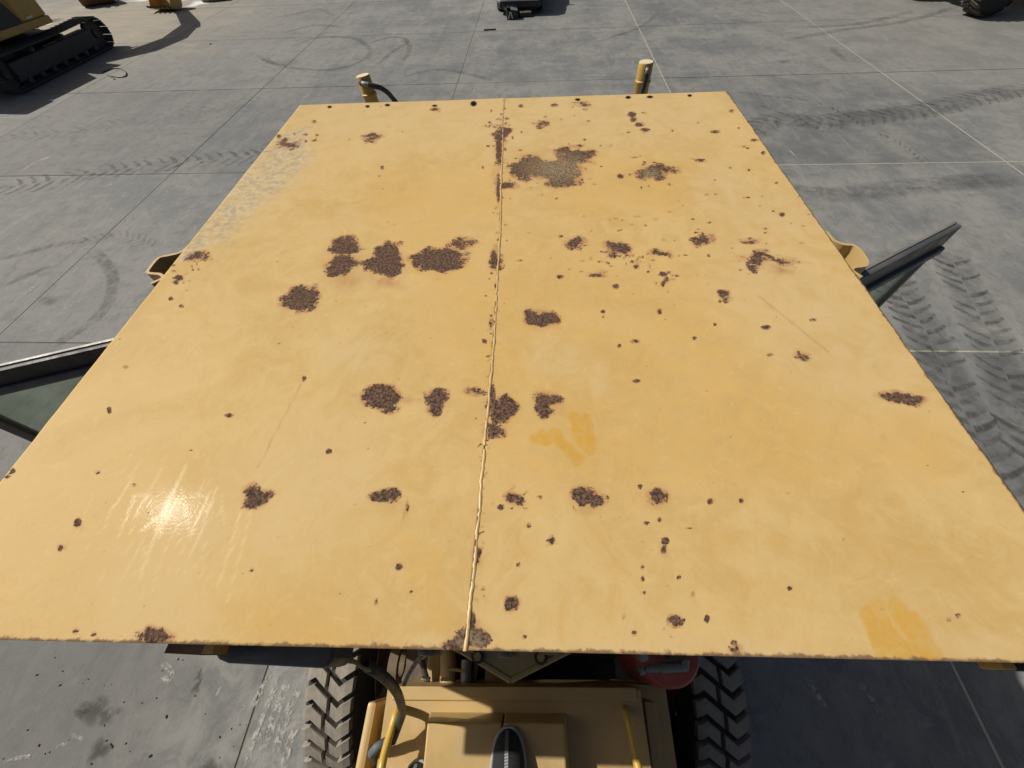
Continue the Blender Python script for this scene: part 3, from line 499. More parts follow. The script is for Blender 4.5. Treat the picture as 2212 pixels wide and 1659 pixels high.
# front frame, front axle, blade
MB().span((-.26, 1.95, 1.15), (.06, 6.2, 1.5), .02).span((-.30, 5.6, .9), (.10, 6.4, 1.45), .02).obj('front_frame', 'yellow', GR)
MB().span((-1.0, 5.85, .5), (.8, 6.05, .72), .02).obj('front_axle', 'yellow', GR)
MB().span((-1.1, 3.05, 1.5), (.9, 3.5, 1.62), .02).obj('lift_saddle', 'yellow', GR)
bl = MB().prism([(-1.95, 3.2+.10*math.sin(t*PI), .12+.6*t) for t in np.linspace(0, 1, 8)]+[(-1.95, 3.23+.10*math.sin(t*PI), .12+.6*t) for t in np.linspace(1, 0, 8)], (3.7, 0, 0)); bl.obj('blade', 'steel', GR)
MB().lathe([(.62, 0), (.74, 0), (.74, .1), (.62, .1)], (-.1, 3.55, .75), 'Z', 40, True, True).obj('circle_gear', 'yellow', GR)
MB().tube([(-.1, 5.7, 1.1), (-.6, 3.9, .85)], .07).tube([(-.1, 5.7, 1.1), (.4, 3.9, .85)], .07).obj('drawbar', 'yellow', GR)
# rear wheels: carcass, rim and separate tread lugs
RW, TW = .70, .256
def tyre_prof(R, w, rim): return [(rim, -w*.42), (rim+.03, -w*.52), (rim+(R-rim)*.45, -w*.60), (R-.06, -w*.56), (R-.034, -w*.47), (R-.030, 0), (R-.034, w*.47), (R-.06, w*.56), (rim+(R-rim)*.45, w*.60), (rim+.03, w*.52), (rim, w*.42)]
tyre_me = MB().lathe(tyre_prof(RW, TW, .33), (0, 0, 0), 'X', 56).mesh('tyre', 'rubber')
rim_me = MB().lathe([(1e-4, .05), (.14, .05), (.16, .02), (.30, .0), (.335, .12), (.345, .13), (.335, -.13), (.30, -.05), (1e-4, -.05)], (0, 0, 0), 'X', 36).mesh('rim', 'yellow')
NP = 44; PIT = 2*PI*RW/NP
def groove(u): return float(np.interp(u, [0, .18, .74, 1.0], [.25, .0, 1.05, .60]))
def lug(us, inset):
    mb = MB(); g0 = .155; pts_t = []; pts_b = []
    def P(u, s, h):
        r = RW-.030+h-.05*max(0, abs(u-.5)*2-.8)**1.3; a = s*PIT/RW; return ((u-.5)*TW, -r*math.sin(a), r*math.cos(a))
    lo = [(u, groove(u)+g0) for u in us]; hi = [(u, groove(u)+1-g0) for u in us[::-1]]; lp = lo+hi; cu = sum(q[0] for q in lp)/len(lp); n = len(lp)
    def ins(q, k): return (q[0]+(cu-q[0])*k, q[1]+(0.04 if q in lo else -0.04)*k*8)
    base = [P(*q, -.004) for q in lp]; mid = [P(*ins(q, .02), .024) for q in lp]; tp = [P(*ins(q, .06), .030) for q in lp]
    m2 = len(us)
    mb.add(base+mid+tp, [[i, (i+1) % n, n+(i+1) % n, n+i] for i in range(n)]+[[n+i, n+(i+1) % n, 2*n+(i+1) % n, 2*n+i] for i in range(n)]+[[2*n+i, 2*n+i+1, 2*n+n-2-i, 2*n+n-1-i] for i in range(m2-1)])
    return mb.mesh('tread_lug', 'lug')
lugs = [(lug([-.02, .07, .18, .30, .43], 0), lug([.49, .61, .74, .86, 1.02], 0)), (lug([-.02, .07, .18, .35, .52], 0), lug([.58, .66, .74, .86, 1.02], 0))]
lugs_all = None
for wx_ in (-1.080, 1.005):
    for wy_ in (0., -1.62):
        wl = Vector((wx_, wy_, RW)); wh = link('rear_wheel', tyre_me, GR, wl-Vector(worldloc(GR))); link('rim', rim_me, wh, (0, 0, 0), (0, 0, 0 if wx_ > 0 else PI))
        if wy_ > -1:
            ph = .727 if wx_ < 0 else .35
            for k in range(NP):
                for lm in lugs[k % 2]: link('tread_lug', lm, wh, (0, 0, 0), ((k+ph)*2*PI/NP, 0, 0))
        else:
            if lugs_all is None:
                mb = MB()
                for k in range(NP):
                    R = Matrix.Rotation(k*2*PI/NP, 3, 'X')
                    for lm in lugs[k % 2]: mb.add([R@v.co for v in lm.vertices], [list(p.vertices) for p in lm.polygons])
                lugs_all = mb.mesh('tread', 'lug')
            t_ = link('tread', lugs_all, wh); t_['kind'] = 'stuff'
for wx_ in (-1.0, .80):
    wh = link('front_wheel', tyre_me, GR, Vector((wx_, 5.95, RW*.93))-Vector(worldloc(GR))); wh.scale = (.93,)*3; link('rim', rim_me, wh, (0, 0, 0), (0, 0, 0 if wx_ > 0 else PI)); t_ = link('tread', lugs_all, wh); t_['kind'] = 'stuff'
for x in (-.80, .77): MB().span((x-.08, -2.1, .45), (x+.08, .4, .95), .03).obj('tandem_case', 'darkmetal', GR)
# rear frame and engine bay
MB().span((-.62, -2.8, .75), (.52, .06, 1.12), .01).obj('rear_frame', 'darkmetal', GR)
MB().span((-.60, -2.75, 1.12), (.50, -.15, 1.70), .02).obj('engine_block', 'darkmetal', GR)
# hood
HX0, HX1 = -.497, .392
RH = Matrix.Rotation(math.radians(2.2), 3, 'Z'); HP = Vector((-.05, -.1, 0))
def tw(mb): mb.v = [tuple(RH@(Vector(q)-HP)+HP) for q in mb.v]; return mb
prof = [(-.100, 1.75), (-.100, 2.262), (-.106, 2.270), (-2.6, 2.20), (-2.6, 1.75)]
tw(MB().prism([(HX0, y, z) for y, z in prof], (HX1-HX0, 0, 0))).obj('hood', 'yellow', GR)
tw(MB().span((HX0+.022, -.137, 2.262), (HX1-.016, -.098, 2.279), .004)).obj('cowl_strip', 'yellow', GR)
# raised hatch in two halves
def hatch(x0, x1, b0, b1):
    z0, z1 = 2.262, 2.385; yb, yt = -.168, -.182; ye = -.95; t = .022
    v = [(x0-(.012 if b0 else 0), yb, z0), (x1+(.012 if b1 else 0), yb, z0), (x1+(.012 if b1 else 0), ye-.02, z0-.03), (x0-(.012 if b0 else 0), ye-.02, z0-.03), (x0+(.008 if b0 else 0), yt, z1), (x1-(.008 if b1 else 0), yt, z1), (x1-(.008 if b1 else 0), ye, z1), (x0+(.008 if b0 else 0), ye, z1)]
    mb = MB().add(v, [[3, 2, 1, 0], [4, 5, 6, 7], [0, 1, 5, 4], [1, 2, 6, 5], [2, 3, 7, 6], [3, 0, 4, 7]]); o = tw(mb).obj('hood_hatch', 'yellow', GR)
    bv = o.modifiers.new('edge', 'BEVEL'); bv.width = .005; bv.segments = 2; bv.limit_method = 'ANGLE'; return o
hatch(-.328, -.0835, True, False); hatch(-.0785, .120, False, True)
# rails and side panels
def bar(px0, px1, z, wdt, hgt, name, mat, bev=.006):
    a, b = Vector(at(*px0, z)), Vector(at(*px1, z)); d = (b-a).normalized(); b = b+d*1.6; c = (a+b)/2; R = Matrix((d, Vector((-d.y, d.x, 0)), Vector((0, 0, 1)))).transposed()
    return MB().box(tuple(c-Vector((0, 0, hgt/2))), ((b-a).length, wdt, hgt), R, bev).obj(name, mat, GR)
MB().span((-.575, -2.6, 1.8), (-.540, -.165, 2.225), .014).obj('side_rail', 'yellow', GR)
MB().span((.425, -2.6, 1.9), (.465, -.125, 2.17), .004).obj('side_rail', 'yellow', GR)
MB().span((.405, -2.6, 1.55), (.575, -.085, 1.93), .004).obj('side_panel', 'yellow', GR)
MB().span((-.66, -2.6, 1.2), (-.55, -.12, 1.62), .004).obj('side_panel', 'darkmetal', GR)
MB().tube(curve([V(866, 1530, 2.265), V(862, 1533, 2.34), V(855, 1544, 2.37), V(843, 1585, 2.375), V(828, 1640, 2.37), V(815, 1720, 2.37), V(812, 1780, 2.24)], 6), .0125, 12).obj('grab_handle', 'yhandle', GR)
MB().tube(curve([V(1350, 1532, 2.24), V(1351, 1535, 2.31), V(1354, 1545, 2.35), V(1362, 1580, 2.36), V(1374, 1640, 2.36), V(1392, 1720, 2.36), V(1396, 1780, 2.24)], 6), .0125, 12).obj('grab_handle', 'yhandle', GR)
# conduit from the rear lamp down to the hood
cd = MB().tube(curve([V(789, 1437, 2.95), V(812, 1450, 2.92), V(838, 1470, 2.85), V(857, 1495, 2.74), V(866, 1520, 2.60), V(869, 1539, 2.45), V(862, 1562, 2.37), V(852, 1588, 2.345), V(847, 1602, 2.335)], 6), [.0118]*30+[.0135]*19, 14, False).obj('conduit_sleeve', 'hose', GR)
cg = MB(); pts = curve([V(856, 1576, 2.355), V(848, 1596, 2.338), V(832, 1604, 2.33), V(815, 1614, 2.32), V(803, 1628, 2.27)], 14); cg.tube(pts, [.0125+(.0018 if i % 2 else 0) for i in range(len(pts))], 12); cg.obj('corrugated_conduit', 'conduit', cd)
MB().tube(curve([V(800, 1612, 2.25), V(806, 1625, 2.25), V(810, 1650, 2.24)], 5), .008, 8).obj('cable', 'hose', cd)
for dx, zz in ((0, 0), (5, .01)): MB().tube(curve([V(715+dx, 1412, 3.02), V(735, 1421+dx, 2.98), V(765, 1428+dx*.6, 2.97), V(780, 1440, 2.97), V(792, 1446, 2.96), V(806, 1450, 2.93)], 6), .0035, 8).obj('lamp_wire', 'wire', cd)
MB().tube(curve([V(925, 1395, 2.9), V(915, 1412, 2.85), V(898, 1432, 2.75), V(884, 1455, 2.66), V(873, 1478, 2.60)], 6), [.010]*8+[.006]*17, 8).obj('thin_cable', 'hose', cd)
# rear work lamp, its bracket, studs and plate under the roof edge
a, b = Vector(at(440, 1400, 3.12)), Vector(at(722, 1412, 3.12)); lamp = MB(); Lx = b.x-a.x
sh = [(0, .10), (0, .0), (.012, -.012), (.035, -.034), (.055, -.040), (Lx-.02, -.040), (Lx-.004, -.034), (Lx, -.02), (Lx, .10)]
lamp.prism([(a.x+x, -.006+y*.82, 3.02) for x, y in sh], (0, 0, .10)); lo = lamp.obj('rear_work_lamp', 'greyplastic', GR); bv = lo.modifiers.new('edge', 'BEVEL'); bv.width = .008; bv.segments = 3; bv.limit_method = 'ANGLE'
a, b = Vector(at(362, 1394, 3.2)), Vector(at(444, 1398, 3.2)); MB().span((a.x, -.020, 3.19), (b.x, .06, 3.20)).span((a.x, -.026, 3.16), (b.x, -.020, 3.20)).obj('lamp_bracket', 'brown', GR)
b2 = Vector(at(463, 1408, 3.2)); MB().span((b.x+.001, -.024, 3.165), (b2.x, .05, 3.205)).obj('bracket_block', 'yclean', GR)
for px, py in ((918, 1416), (1091, 1420)):
    c = at(px, py, 3.18); s_ = MB().lathe([(.0095, .12), (.0095, .006), (.0125, .0), (.0125, -.004), (.006, -.005), (1e-4, -.002)], (c[0], c[1]+.004, c[2]), 'Y', 18).obj('mounting_stud', 'steel', GR)
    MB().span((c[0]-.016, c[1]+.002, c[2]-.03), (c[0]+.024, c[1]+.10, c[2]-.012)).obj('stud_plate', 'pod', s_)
t1, t2, t3 = [Vector(at(*p, 2.52)) for p in ((973, 1403), (1103, 1466), (1235, 1411))]
vp = MB().prism([tuple(t1), tuple(t2), tuple(t3), (t3.x+.12, t3.y+.12, 2.52), (t1.x-.12, t1.y+.12, 2.52)], (0, 0, -.02)).obj('hitch_plate', 'pod', GR)
for p, q in ((t1+Vector((-.1, .06, 0)), t2), (t2, t3+Vector((.1, .06, 0)))): MB().tube([p+Vector((0, -.004, .0)), q+Vector((0, -.004, .0))], .009, 6).obj('plate_rib', 'pod', vp)
for p in ((1032, 1418), (1168, 1420)): c = at(*p, 2.53); MB().cyl(c, .020, .006, 'Z', 16).obj('washer', 'darkmetal', vp); MB().cyl((c[0], c[1], c[2]+.008), .0125, .016, 'Z', 6).obj('bolt', 'pod', vp)
for p in ((1010, 1408), (1193, 1413)): c = at(*p, 2.545); MB().span((c[0]-.03, c[1]-.003, c[2]-.02), (c[0]+.02, c[1]+.003, c[2])).obj('plate_tab', 'pod', vp)
# tank, pipes and machinery in the gap between cab and hood
c = Vector(at(1441, 1402, 2.25)); tk = MB().lathe([(1e-4, -.42), (.112, -.42), (.118, -.40), (.118, -.08), (.121, -.07), (.121, -.055), (.118, -.045), (.118, -.012), (.110, 0), (1e-4, .004)], c, 'Z', 40).obj('red_air_tank', 'red', GR)
MB().tube([V(1393, 1447, 2.30), V(1412, 1444, 2.30), V(1425, 1443, 2.3)], [.008, .012, .012], 10).tube([V(1425, 1443, 2.3), V(1470, 1440, 2.3)], .016, 10).tube([V(1470, 1440, 2.3), V(1478, 1440, 2.3), V(1478, 1425, 2.3)], .018, 10).obj('pipe_fitting', 'steel', tk)
MB().tube([V(1385, 1400, 2.35), V(1388, 1420, 2.33)], .022, 12).tube([V(1380, 1450, 2.3), V(1390, 1446, 2.3)], .014, 10).obj('valve', 'steel', tk)
MB().tube([V(1440, 1410, 2.33), V(1470, 1416, 2.31)], .02, 8).obj('valve_body', 'darkmetal', tk)
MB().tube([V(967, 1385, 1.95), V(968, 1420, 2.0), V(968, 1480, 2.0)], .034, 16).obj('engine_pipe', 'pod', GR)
MB().tube([V(1008, 1425, 2.05), V(1006, 1480, 2.05)], .022, 12).obj('engine_pipe', 'steel', GR)
MB().tube([V(1030, 1430, 2.02), V(1022, 1480, 2.02)], .010, 8).obj('engine_pipe', 'steel', GR)
MB().tube([V(966, 1444, 2.1), V(1005, 1450, 2.1)], .006, 8).obj('brake_line', 'wire', GR)
MB().span((*at(880, 1385, 1.9)[:2], 1.2), (*at(928, 1478, 1.9)[:2], 1.9), .01).obj('valve_block', 'bmetal', GR)
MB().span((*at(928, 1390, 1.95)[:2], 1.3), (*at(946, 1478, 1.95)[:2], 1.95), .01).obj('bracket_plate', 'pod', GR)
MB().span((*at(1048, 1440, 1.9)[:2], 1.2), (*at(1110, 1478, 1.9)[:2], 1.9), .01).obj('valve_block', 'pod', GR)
MB().lathe([(.05, 0), (.085, 0), (.085, .04), (.05, .04)], at(850, 1432, 1.85), ((0, 1, 0), (0, 0, 1), (1, 0, 0)), 24, True, True).obj('flange', 'bmetal', GR)
MB().tube(curve([V(905, 1395, 2.0), V(912, 1430, 2.0), V(925, 1480, 1.98)], 6), .012, 8).obj('engine_hose', 'hose', GR)
for px in (913, 919, 925, 955, 962, 968): c = at(px, 1468, 2.28); MB().cyl((c[0], -.088, 2.275), .006, .02, 'Z', 6).obj('bolt', 'pod', GR)
MB().span((-.75, .0, 1.0), (.65, .14, 1.35), .01).obj('cross_member', 'darkmetal', GR)
c = at(2142, 1446, 3.2); MB().span((c[0], c[1], 3.18), (c[0]+.022, .12, 3.22), .003).obj('roof_bracket', 'yclean', GR)
MB().span((c[0]+.0225, c[1]-.001, 3.178), (c[0]+.036, .12, 3.222), .003).obj('roof_bracket', 'blackplastic', GR)

# ------------------------------------------------------------------ photographer
PE = thing('person', 'person in dark clothing standing on the hood, black grey-trimmed shoe tip showing', 'person', (-.14, -.42, 2.25))
def shoe(tip, yaw, L=.292):
    T = [0, .03, .08, .16, .28, .40, .55, .72, .88, 1.]; HWd = [.010, .026, .037, .046, .051, .050, .043, .037, .035, .018]; HT = [.030, .045, .056, .066, .074, .088, .105, .112, .110, .085]
    c, s = math.cos(yaw), math.sin(yaw); tp = Vector(tip)
    def X(x, y, z): return (tp.x+x*c-y*s, tp.y+x*s+y*c, tp.z+z)
    def loft(k, z0, hscale, zb):
        v = []; n = 13
        for t, hw, ht in zip(T, HWd, HT):
            for i in range(n): a = PI*i/(n-1); v.append(X(hw*k*math.cos(a)*(1.0 if True else 1), -t*L-(k-1)*.02*(1-2*t)*0, zb+(ht*hscale-z0)*math.sin(a)**.8))
        f = [[i*n+j, i*n+j+1, (i+1)*n+j+1, (i+1)*n+j] for i in range(len(T)-1) for j in range(n-1)]+[list(range(n)), [(len(T)-1)*n+j for j in range(n)]]
        return v, f
    v, f = loft(1., .012, 1., .012); up = MB().add(v, f, True).obj('shoe', 'shoe', PE); sb = up.modifiers.new('smooth', 'SUBSURF'); sb.levels = 1; sb.render_levels = 2
    so_ = MB(); ol = [X(sg*(hw+.0045), -t*L+(.004 if t == 0 else 0), 0) for sg, seq in ((1, list(zip(T, HWd))), (-1, list(zip(T, HWd))[::-1])) for t, hw in seq]
    so_.prism(ol, (0, 0, .026)); so = so_.obj('shoe_sole', 'sole', up); b_ = so.modifiers.new('edge', 'BEVEL'); b_.width = .004; b_.segments = 2; b_.limit_method = 'ANGLE'
    # toe bumper wrapping up the front and the centre strip with printed dashes
    def top(x, t): ht = np.interp(t, T, HT); hw = np.interp(t, T, HWd); q = max(0, 1-(x/hw)**2)**.4; return .012+(ht-.012)*q+.0016
    for x0, x1, t0, t1, nm in ((-.0055, .0055, .012, .40, 'toe_strip'),):
        ts = np.linspace(t0, t1, 16); MB().add([X(x-.004, -t*L, top(x-.004, t)) for t in ts for x in (x0, x1)], [[i*2, i*2+1, i*2+3, i*2+2] for i in range(15)], True).obj(nm, 'conduit', up)
    for k in range(6):
        t = .17+.022*k; MB().add([X(x-.004, -tt*L, top(x-.004, tt)+.0012) for x, tt in ((-.0055, t+.008), (.0055, t), (.0055, t+.009), (-.0055, t+.017))], [[0, 1, 2, 3]]).obj('strip_dash', 'sole', up)
    for sg in (-1, 1):
        P = [X(sg*(np.interp(t, T, HWd)*(.97)), -t*L, .012+.30*(np.interp(t, T, HT)-.012)) for t in np.linspace(.0, .55, 14)]; MB().tube(P, .0042, 6).obj('toe_trim', 'sole', up)
    return up
s1 = at(1098, 1575, 2.43); shoe((s1[0], s1[1], 2.386), .04)
s2 = at(903, 1645, 2.29); shoe((s2[0], s2[1], 2.262), .06)
def skin(name, J, E_, mat, root=0):
    me = bpy.data.meshes.new(name); org = Vector(worldloc(PE)); me.from_pydata([Vector(j[:3])-org for j in J], E_, []); me.materials.append(M[mat]); o = link(name, me, PE)
    md = o.modifiers.new('skin', 'SKIN'); md.use_smooth_shade = True
    for i, j in enumerate(J): r = j[3]; me.skin_vertices[0].data[i].radius = (r, r if len(j) < 5 else j[4])
    me.skin_vertices[0].data[root].use_root = True; sb = o.modifiers.new('sub', 'SUBSURF'); sb.levels = 1; sb.render_levels = 2; return o
rx, ry, lx, ly = s1[0]-.01, s1[1]-.245, s2[0]-.01, s2[1]-.235; hx = (rx+lx)/2; hy = min(ry, ly)-.05
skin('trousers', [(hx, hy, 3.17, .15, .11), (hx+.09, hy+.0, 3.08, .095), (rx, (ry+hy)/2+.05, 2.78, .068), (rx, ry, 2.47, .052), (hx-.09, hy, 3.06, .095), (lx, (ly+hy)/2+.05, 2.70, .068), (lx, ly, 2.33, .052), (hx, hy+.01, 3.30, .145, .105)], [(0, 1), (1, 2), (2, 3), (0, 4), (4, 5), (5, 6), (0, 7)], 'trousers')
by = hy
skin('body', [(hx, by, 3.26, .14, .10), (hx, by+.0, 3.45, .15, .10), (hx, by+.0, 3.62, .17, .11), (hx, by, 3.70, .055), (hx, by+.01, 3.78, .05), (hx+.19, by, 3.62, .06), (hx+.25, by+.02, 3.38, .045), (.07, -.16, 3.72, .036), (.06, -.115, 3.84, .03), (hx-.19, by, 3.62, .06), (hx-.28, by+.02, 3.38, .045), (-.09, -.16, 3.72, .036), (-.07, -.115, 3.84, .03)], [(0, 1), (1, 2), (2, 3), (3, 4), (2, 5), (5, 6), (6, 7), (7, 8), (2, 9), (9, 10), (10, 11), (11, 12)], 'shirt')
hd = MB().lathe([(1e-4, -.12), (.05, -.11), (.07, -.06), (.078, .0), (.076, .05), (.055, .10), (1e-4, .12)], (hx, by+.03, 3.90), ((1, 0, 0), (0, 1.2, 0), (0, 0, 1)), 20).obj('head', 'skin', PE)
MB().lathe([(.081, .0), (.081, .05), (.062, .105), (1e-4, .13)], (hx, by+.015, 3.905), ((1, 0, 0), (0, 1.22, 0), (0, 0, 1)), 20).obj('hair', 'hair', hd)
MB().box((hx, by+.125, 3.885), (.022, .026, .04), None, .008).obj('nose', 'skin', hd)
for sg in (-1, 1):
    MB().box((hx+sg*.078, by+.03, 3.895), (.014, .03, .055), None, .006).obj('ear', 'skin', hd); MB().box((hx+sg*.03, by+.118, 3.91), (.022, .008, .010), None, .003).obj('eye', 'hair', hd)
MB().box((hx, by+.118, 3.845), (.045, .01, .010), None, .003).obj('mouth', 'red', hd)
for sg in (-1, 1):
    hn = skin('hand', [(sg*.062, -.112, 3.85, .020), (sg*.066, -.095, 3.90, .024, .014), (sg*.070, -.075, 3.945, .009), (sg*.066, -.070, 3.965, .0075), (sg*.078, -.085, 3.95, .009), (sg*.074, -.072, 3.975, .0075), (sg*.084, -.095, 3.955, .009), (sg*.080, -.080, 3.985, .0075), (sg*.086, -.105, 3.95, .008), (sg*.086, -.09, 3.98, .007), (sg*.048, -.10, 3.92, .010), (sg*.05, -.10, 3.955, .008)], [(0, 1), (1, 2), (2, 3), (1, 4), (4, 5), (1, 6), (6, 7), (1, 8), (8, 9), (1, 10), (10, 11)], 'skin')
ph = MB().box((0, -.078, 3.985), (.150, .008, .074), None, .003).obj('phone', 'blackplastic'); tag(ph, 'black phone held up by the photographer behind the roof', 'phone')

# ------------------------------------------------------------------ excavator
EX = thing('excavator', 'ochre and black tracked excavator parked at the upper left, boom lowered ahead', 'excavator', (-16.78, 15.15, 0))
EC = Vector((-16.78, 15.15, 0)); TL, TH, SW = 4.85, .84, .62
def trackpath(n):
    r = TH/2-.03; straight = TL-2*r-.06; per = 2*straight+2*PI*r; out = []
    for k in range(n):
        s = per*k/n
        if s < straight: out.append((-straight/2+s, .02+.03, PI))
        elif s < straight+PI*r: a = (s-straight)/r; out.append((straight/2+r*math.sin(a), .05+r-r*math.cos(a), a-PI))
        elif s < 2*straight+PI*r: q = s-straight-PI*r; out.append((straight/2-q, .05+2*r-.035*math.sin(PI*q/straight), 0))
        else: a = (s-2*straight-PI*r)/r; out.append((-straight/2-r*math.sin(a), .05+r+r*math.cos(a), a))
    return out, per/n
NS = 50; tp_, ps = trackpath(NS)
shoe_me = MB().box((0, 0, 0), (SW, ps*.93, .022)).box((0, -ps*.30, .022), (SW, .016, .035)).box((0, ps*.02, .018), (SW, .014, .026)).box((0, ps*.34, .018), (SW, .014, .026)).box((0, 0, -.03), (.2, ps*.8, .05)).mesh('track_shoe', 'track')
for sx in (1.27, -1.27):
    o = EC+Vector((sx, 0, 0)); fr = MB().span((o.x-.20, o.y-1.75, .22), (o.x+.20, o.y+1.75, .62), .06).span((o.x-.20, o.y-1.8, .20), (o.x+.20, o.y+1.8, .30), .02)
    fr.span((o.x-.13, o.y-.25, .54), (o.x+.13, o.y+.35, .66), .03)
    tr = fr.obj('track_frame', 'track', EX)
    for k in range(7): MB().cyl((o.x, o.y-1.5+k*.5, .17), .085, .44, 'X', 14).obj('roller', 'track', tr)
    for k in (-.75, .55): MB().cyl((o.x, o.y+k, .70), .06, .48, 'X', 12).obj('carrier_roller', 'track', tr)
    for k in (-1, 1): MB().lathe([(1e-4, -.12), (.10, -.14), (.12, -.06), (.27, -.05), (.33, -.07), (.33, .07), (.27, .05), (.12, .06), (.10, .14), (1e-4, .12)], (o.x, o.y+k*(TL/2-TH/2-.02), TH/2+.01), 'X', 24).obj('idler_wheel', 'track', tr)
    for y_, z_, a_ in tp_: link('track_shoe', shoe_me, tr, (sx, y_, z_), (a_, 0, 0))
MB().span((EC.x-.95, EC.y-.9, .45), (EC.x+.95, EC.y+.9, .80), .03).lathe([(1e-4, .98), (.62, .98), (.62, .80)], (EC.x, EC.y, 0), 'Z', 30).obj('undercarriage', 'track', EX)
SWG = -math.radians(5.0); RZ = Matrix.Rotation(SWG, 3, 'Z')
def up(mb):
    mb.v = [tuple(RZ@(Vector(q)-EC)+EC) for q in mb.v]; return mb
def L(x, y, z): return (EC.x+x, EC.y+y, z)
up(MB().span(L(-1.30, -2.6, .98), L(1.24, .92, 1.16), .03)).obj('upper_frame', 'exy', EX)
up(MB().span(L(.95, .02, 1.165), L(1.21, .90, 1.95), .05)).obj('side_box', 'exy', EX)
up(MB().prism([L(.60, .015, 1.165), L(.60, -.30, 2.0), L(.60, -2.0, 2.0), L(.60, -2.0, 1.165)], (.615, 0, 0))).obj('side_cover', 'exblack', EX)
up(MB().span(L(-1.28, -3.0, .95), L(1.25, -2.02, 2.1), .10)).obj('counterweight', 'exy', EX)
up(MB().span(L(-1.25, -2.0, 1.165), L(.58, -.4, 1.95), .05)).obj('engine_cover', 'exy', EX)
cb = up(MB().span(L(-1.25, -.3, 1.165), L(-.35, 1.25, 2.75), .08)).obj('cab', 'exy', EX)
up(MB().span(L(-1.16, 1.235, 1.6), L(-.44, 1.262, 2.6))).obj('windscreen', 'carglass', cb)
up(MB().span(L(-1.262, -.2, 1.7), L(-1.238, 1.1, 2.6))).obj('side_glass', 'carglass', cb)
# lettering and sticker on the near side
stk = up(MB().span(L(1.2115, .20, 1.20), L(1.2145, .42, 1.25))).obj('white_sticker', 'whitemark', EX)
def letter(strokes, y0, z0, sc):
    mb = MB()
    for a, b in strokes:
        p = Vector((0, a[0]*sc, a[1]*sc)); q = Vector((0, b[0]*sc, b[1]*sc)); d = (q-p); n_ = Vector((0, -d.z, d.y)).normalized()*.16*sc*.5
        mb.prism([L(1.217, y0+(-t.y), z0+t.z) if False else L(1.217, y0+t.y, z0+t.z) for t in (p-n_, q-n_, q+n_, p+n_)], (.003, 0, 0))
    return up(mb)
letter([((0, 0), (0, 1)), ((0, 1), (.6, 0)), ((.6, 0), (.6, 1))], -.92, 1.30, .30).obj('white_letter', 'whitemark', EX)
letter([((0, 0), (.35, 1)), ((.35, 1), (.7, 0)), ((.15, .35), (.55, .35))], -1.22, 1.30, .30).obj('white_letter', 'whitemark', EX)
# boom, stick, bucket
def limb(P, wd, name, x=0.):
    n = len(P)//2; return up(MB().prism([L(x-wd/2, y, z) for y, z in P], (wd, 0, 0))).obj(name, 'exy', EX)
limb([(.55, 1.35), (.75, 1.2), (2.7, 2.65), (3.9, 2.95), (5.5, 2.55), (5.55, 2.85), (4.0, 3.45), (2.5, 3.25), (.5, 1.7)], .55, 'boom')
limb([(5.0, 3.05), (5.35, 3.15), (5.9, 2.7), (7.35, .95), (7.15, .8), (5.55, 2.45)], .42, 'stick')
for x in (-.42, .42): up(MB().tube([L(x, .95, 1.25), L(x, 2.1, 2.1)], .085).tube([L(x, 2.1, 2.1), L(x, 2.9, 2.75)], .05)).obj('boom_cylinder', 'exy', EX)
up(MB().tube([L(0, 2.9, 3.45), L(0, 4.1, 3.62)], .085).tube([L(0, 4.1, 3.62), L(0, 5.1, 3.15)], .05)).obj('stick_cylinder', 'exy', EX)
def bucket_parts(f, wd):
    out = [(0, .55), (.05, .25), (.22, .06), (.5, .0), (.85, .04), (1.15, .12)]; inn = [(1.13, .16), (.85, .085), (.5, .045), (.25, .1), (.1, .27), (.05, .55)]
    sh = MB().prism([f(-wd/2, y, z) for y, z in out+inn], Vector(f(wd/2, 0, 0))-Vector(f(-wd/2, 0, 0)))
    sides = [MB().prism([f(x, y, z) for y, z in [(.02, .56), (.06, .27), (.23, .08), (.5, .02), (.85, .06), (1.14, .14), (.75, .5), (.35, .75)]], Vector(f(.03, 0, 0))-Vector(f(0, 0, 0))) for x in (-wd/2+.002, wd/2-.032)]
    teeth = [MB().prism([f(x-.05, 1.1, .11), f(x+.05, 1.1, .11), f(x+.025, 1.36, .17), f(x-.025, 1.36, .17)], Vector(f(0, 0, .06))-Vector(f(0, 0, 0))) for x in np.linspace(-wd/2+.06, wd/2-.06, 5)]
    lugs_ = [MB().prism([f(x, y, z) for y, z in [(.05, .5), (.35, .72), (.25, .95), (-.02, .85)]], Vector(f(.04, 0, 0))-Vector(f(0, 0, 0))) for x in (-.2, .16)]
    return sh, sides, teeth, lugs_
def fE(x, y, z): return tuple(RZ@Vector((x, 7.72-y*.75+.1, z*1.02+.012))+EC)
sh, sides, teeth, lg = bucket_parts(fE, 1.05); bk = sh.obj('bucket', 'exy', EX)
for s_ in sides: s_.obj('bucket_side', 'exy', bk)
for s_ in teeth: s_.obj('bucket_tooth', 'track', bk)
for s_ in lg: s_.obj('bucket_ear', 'exy', bk)

hp = [(*at(px, py, 0)[:2], .02) for px, py in [(222, 158), (232, 154), (246, 149), (262, 150), (273, 158), (272, 166), (258, 168), (244, 166), (232, 163), (244, 169), (248, 173)]]
tag(MB().tube(curve(hp, 6), .016, 8).obj('loose_hose', 'hose'), 'thin black hose looped on the concrete beside the excavator track', 'hose')
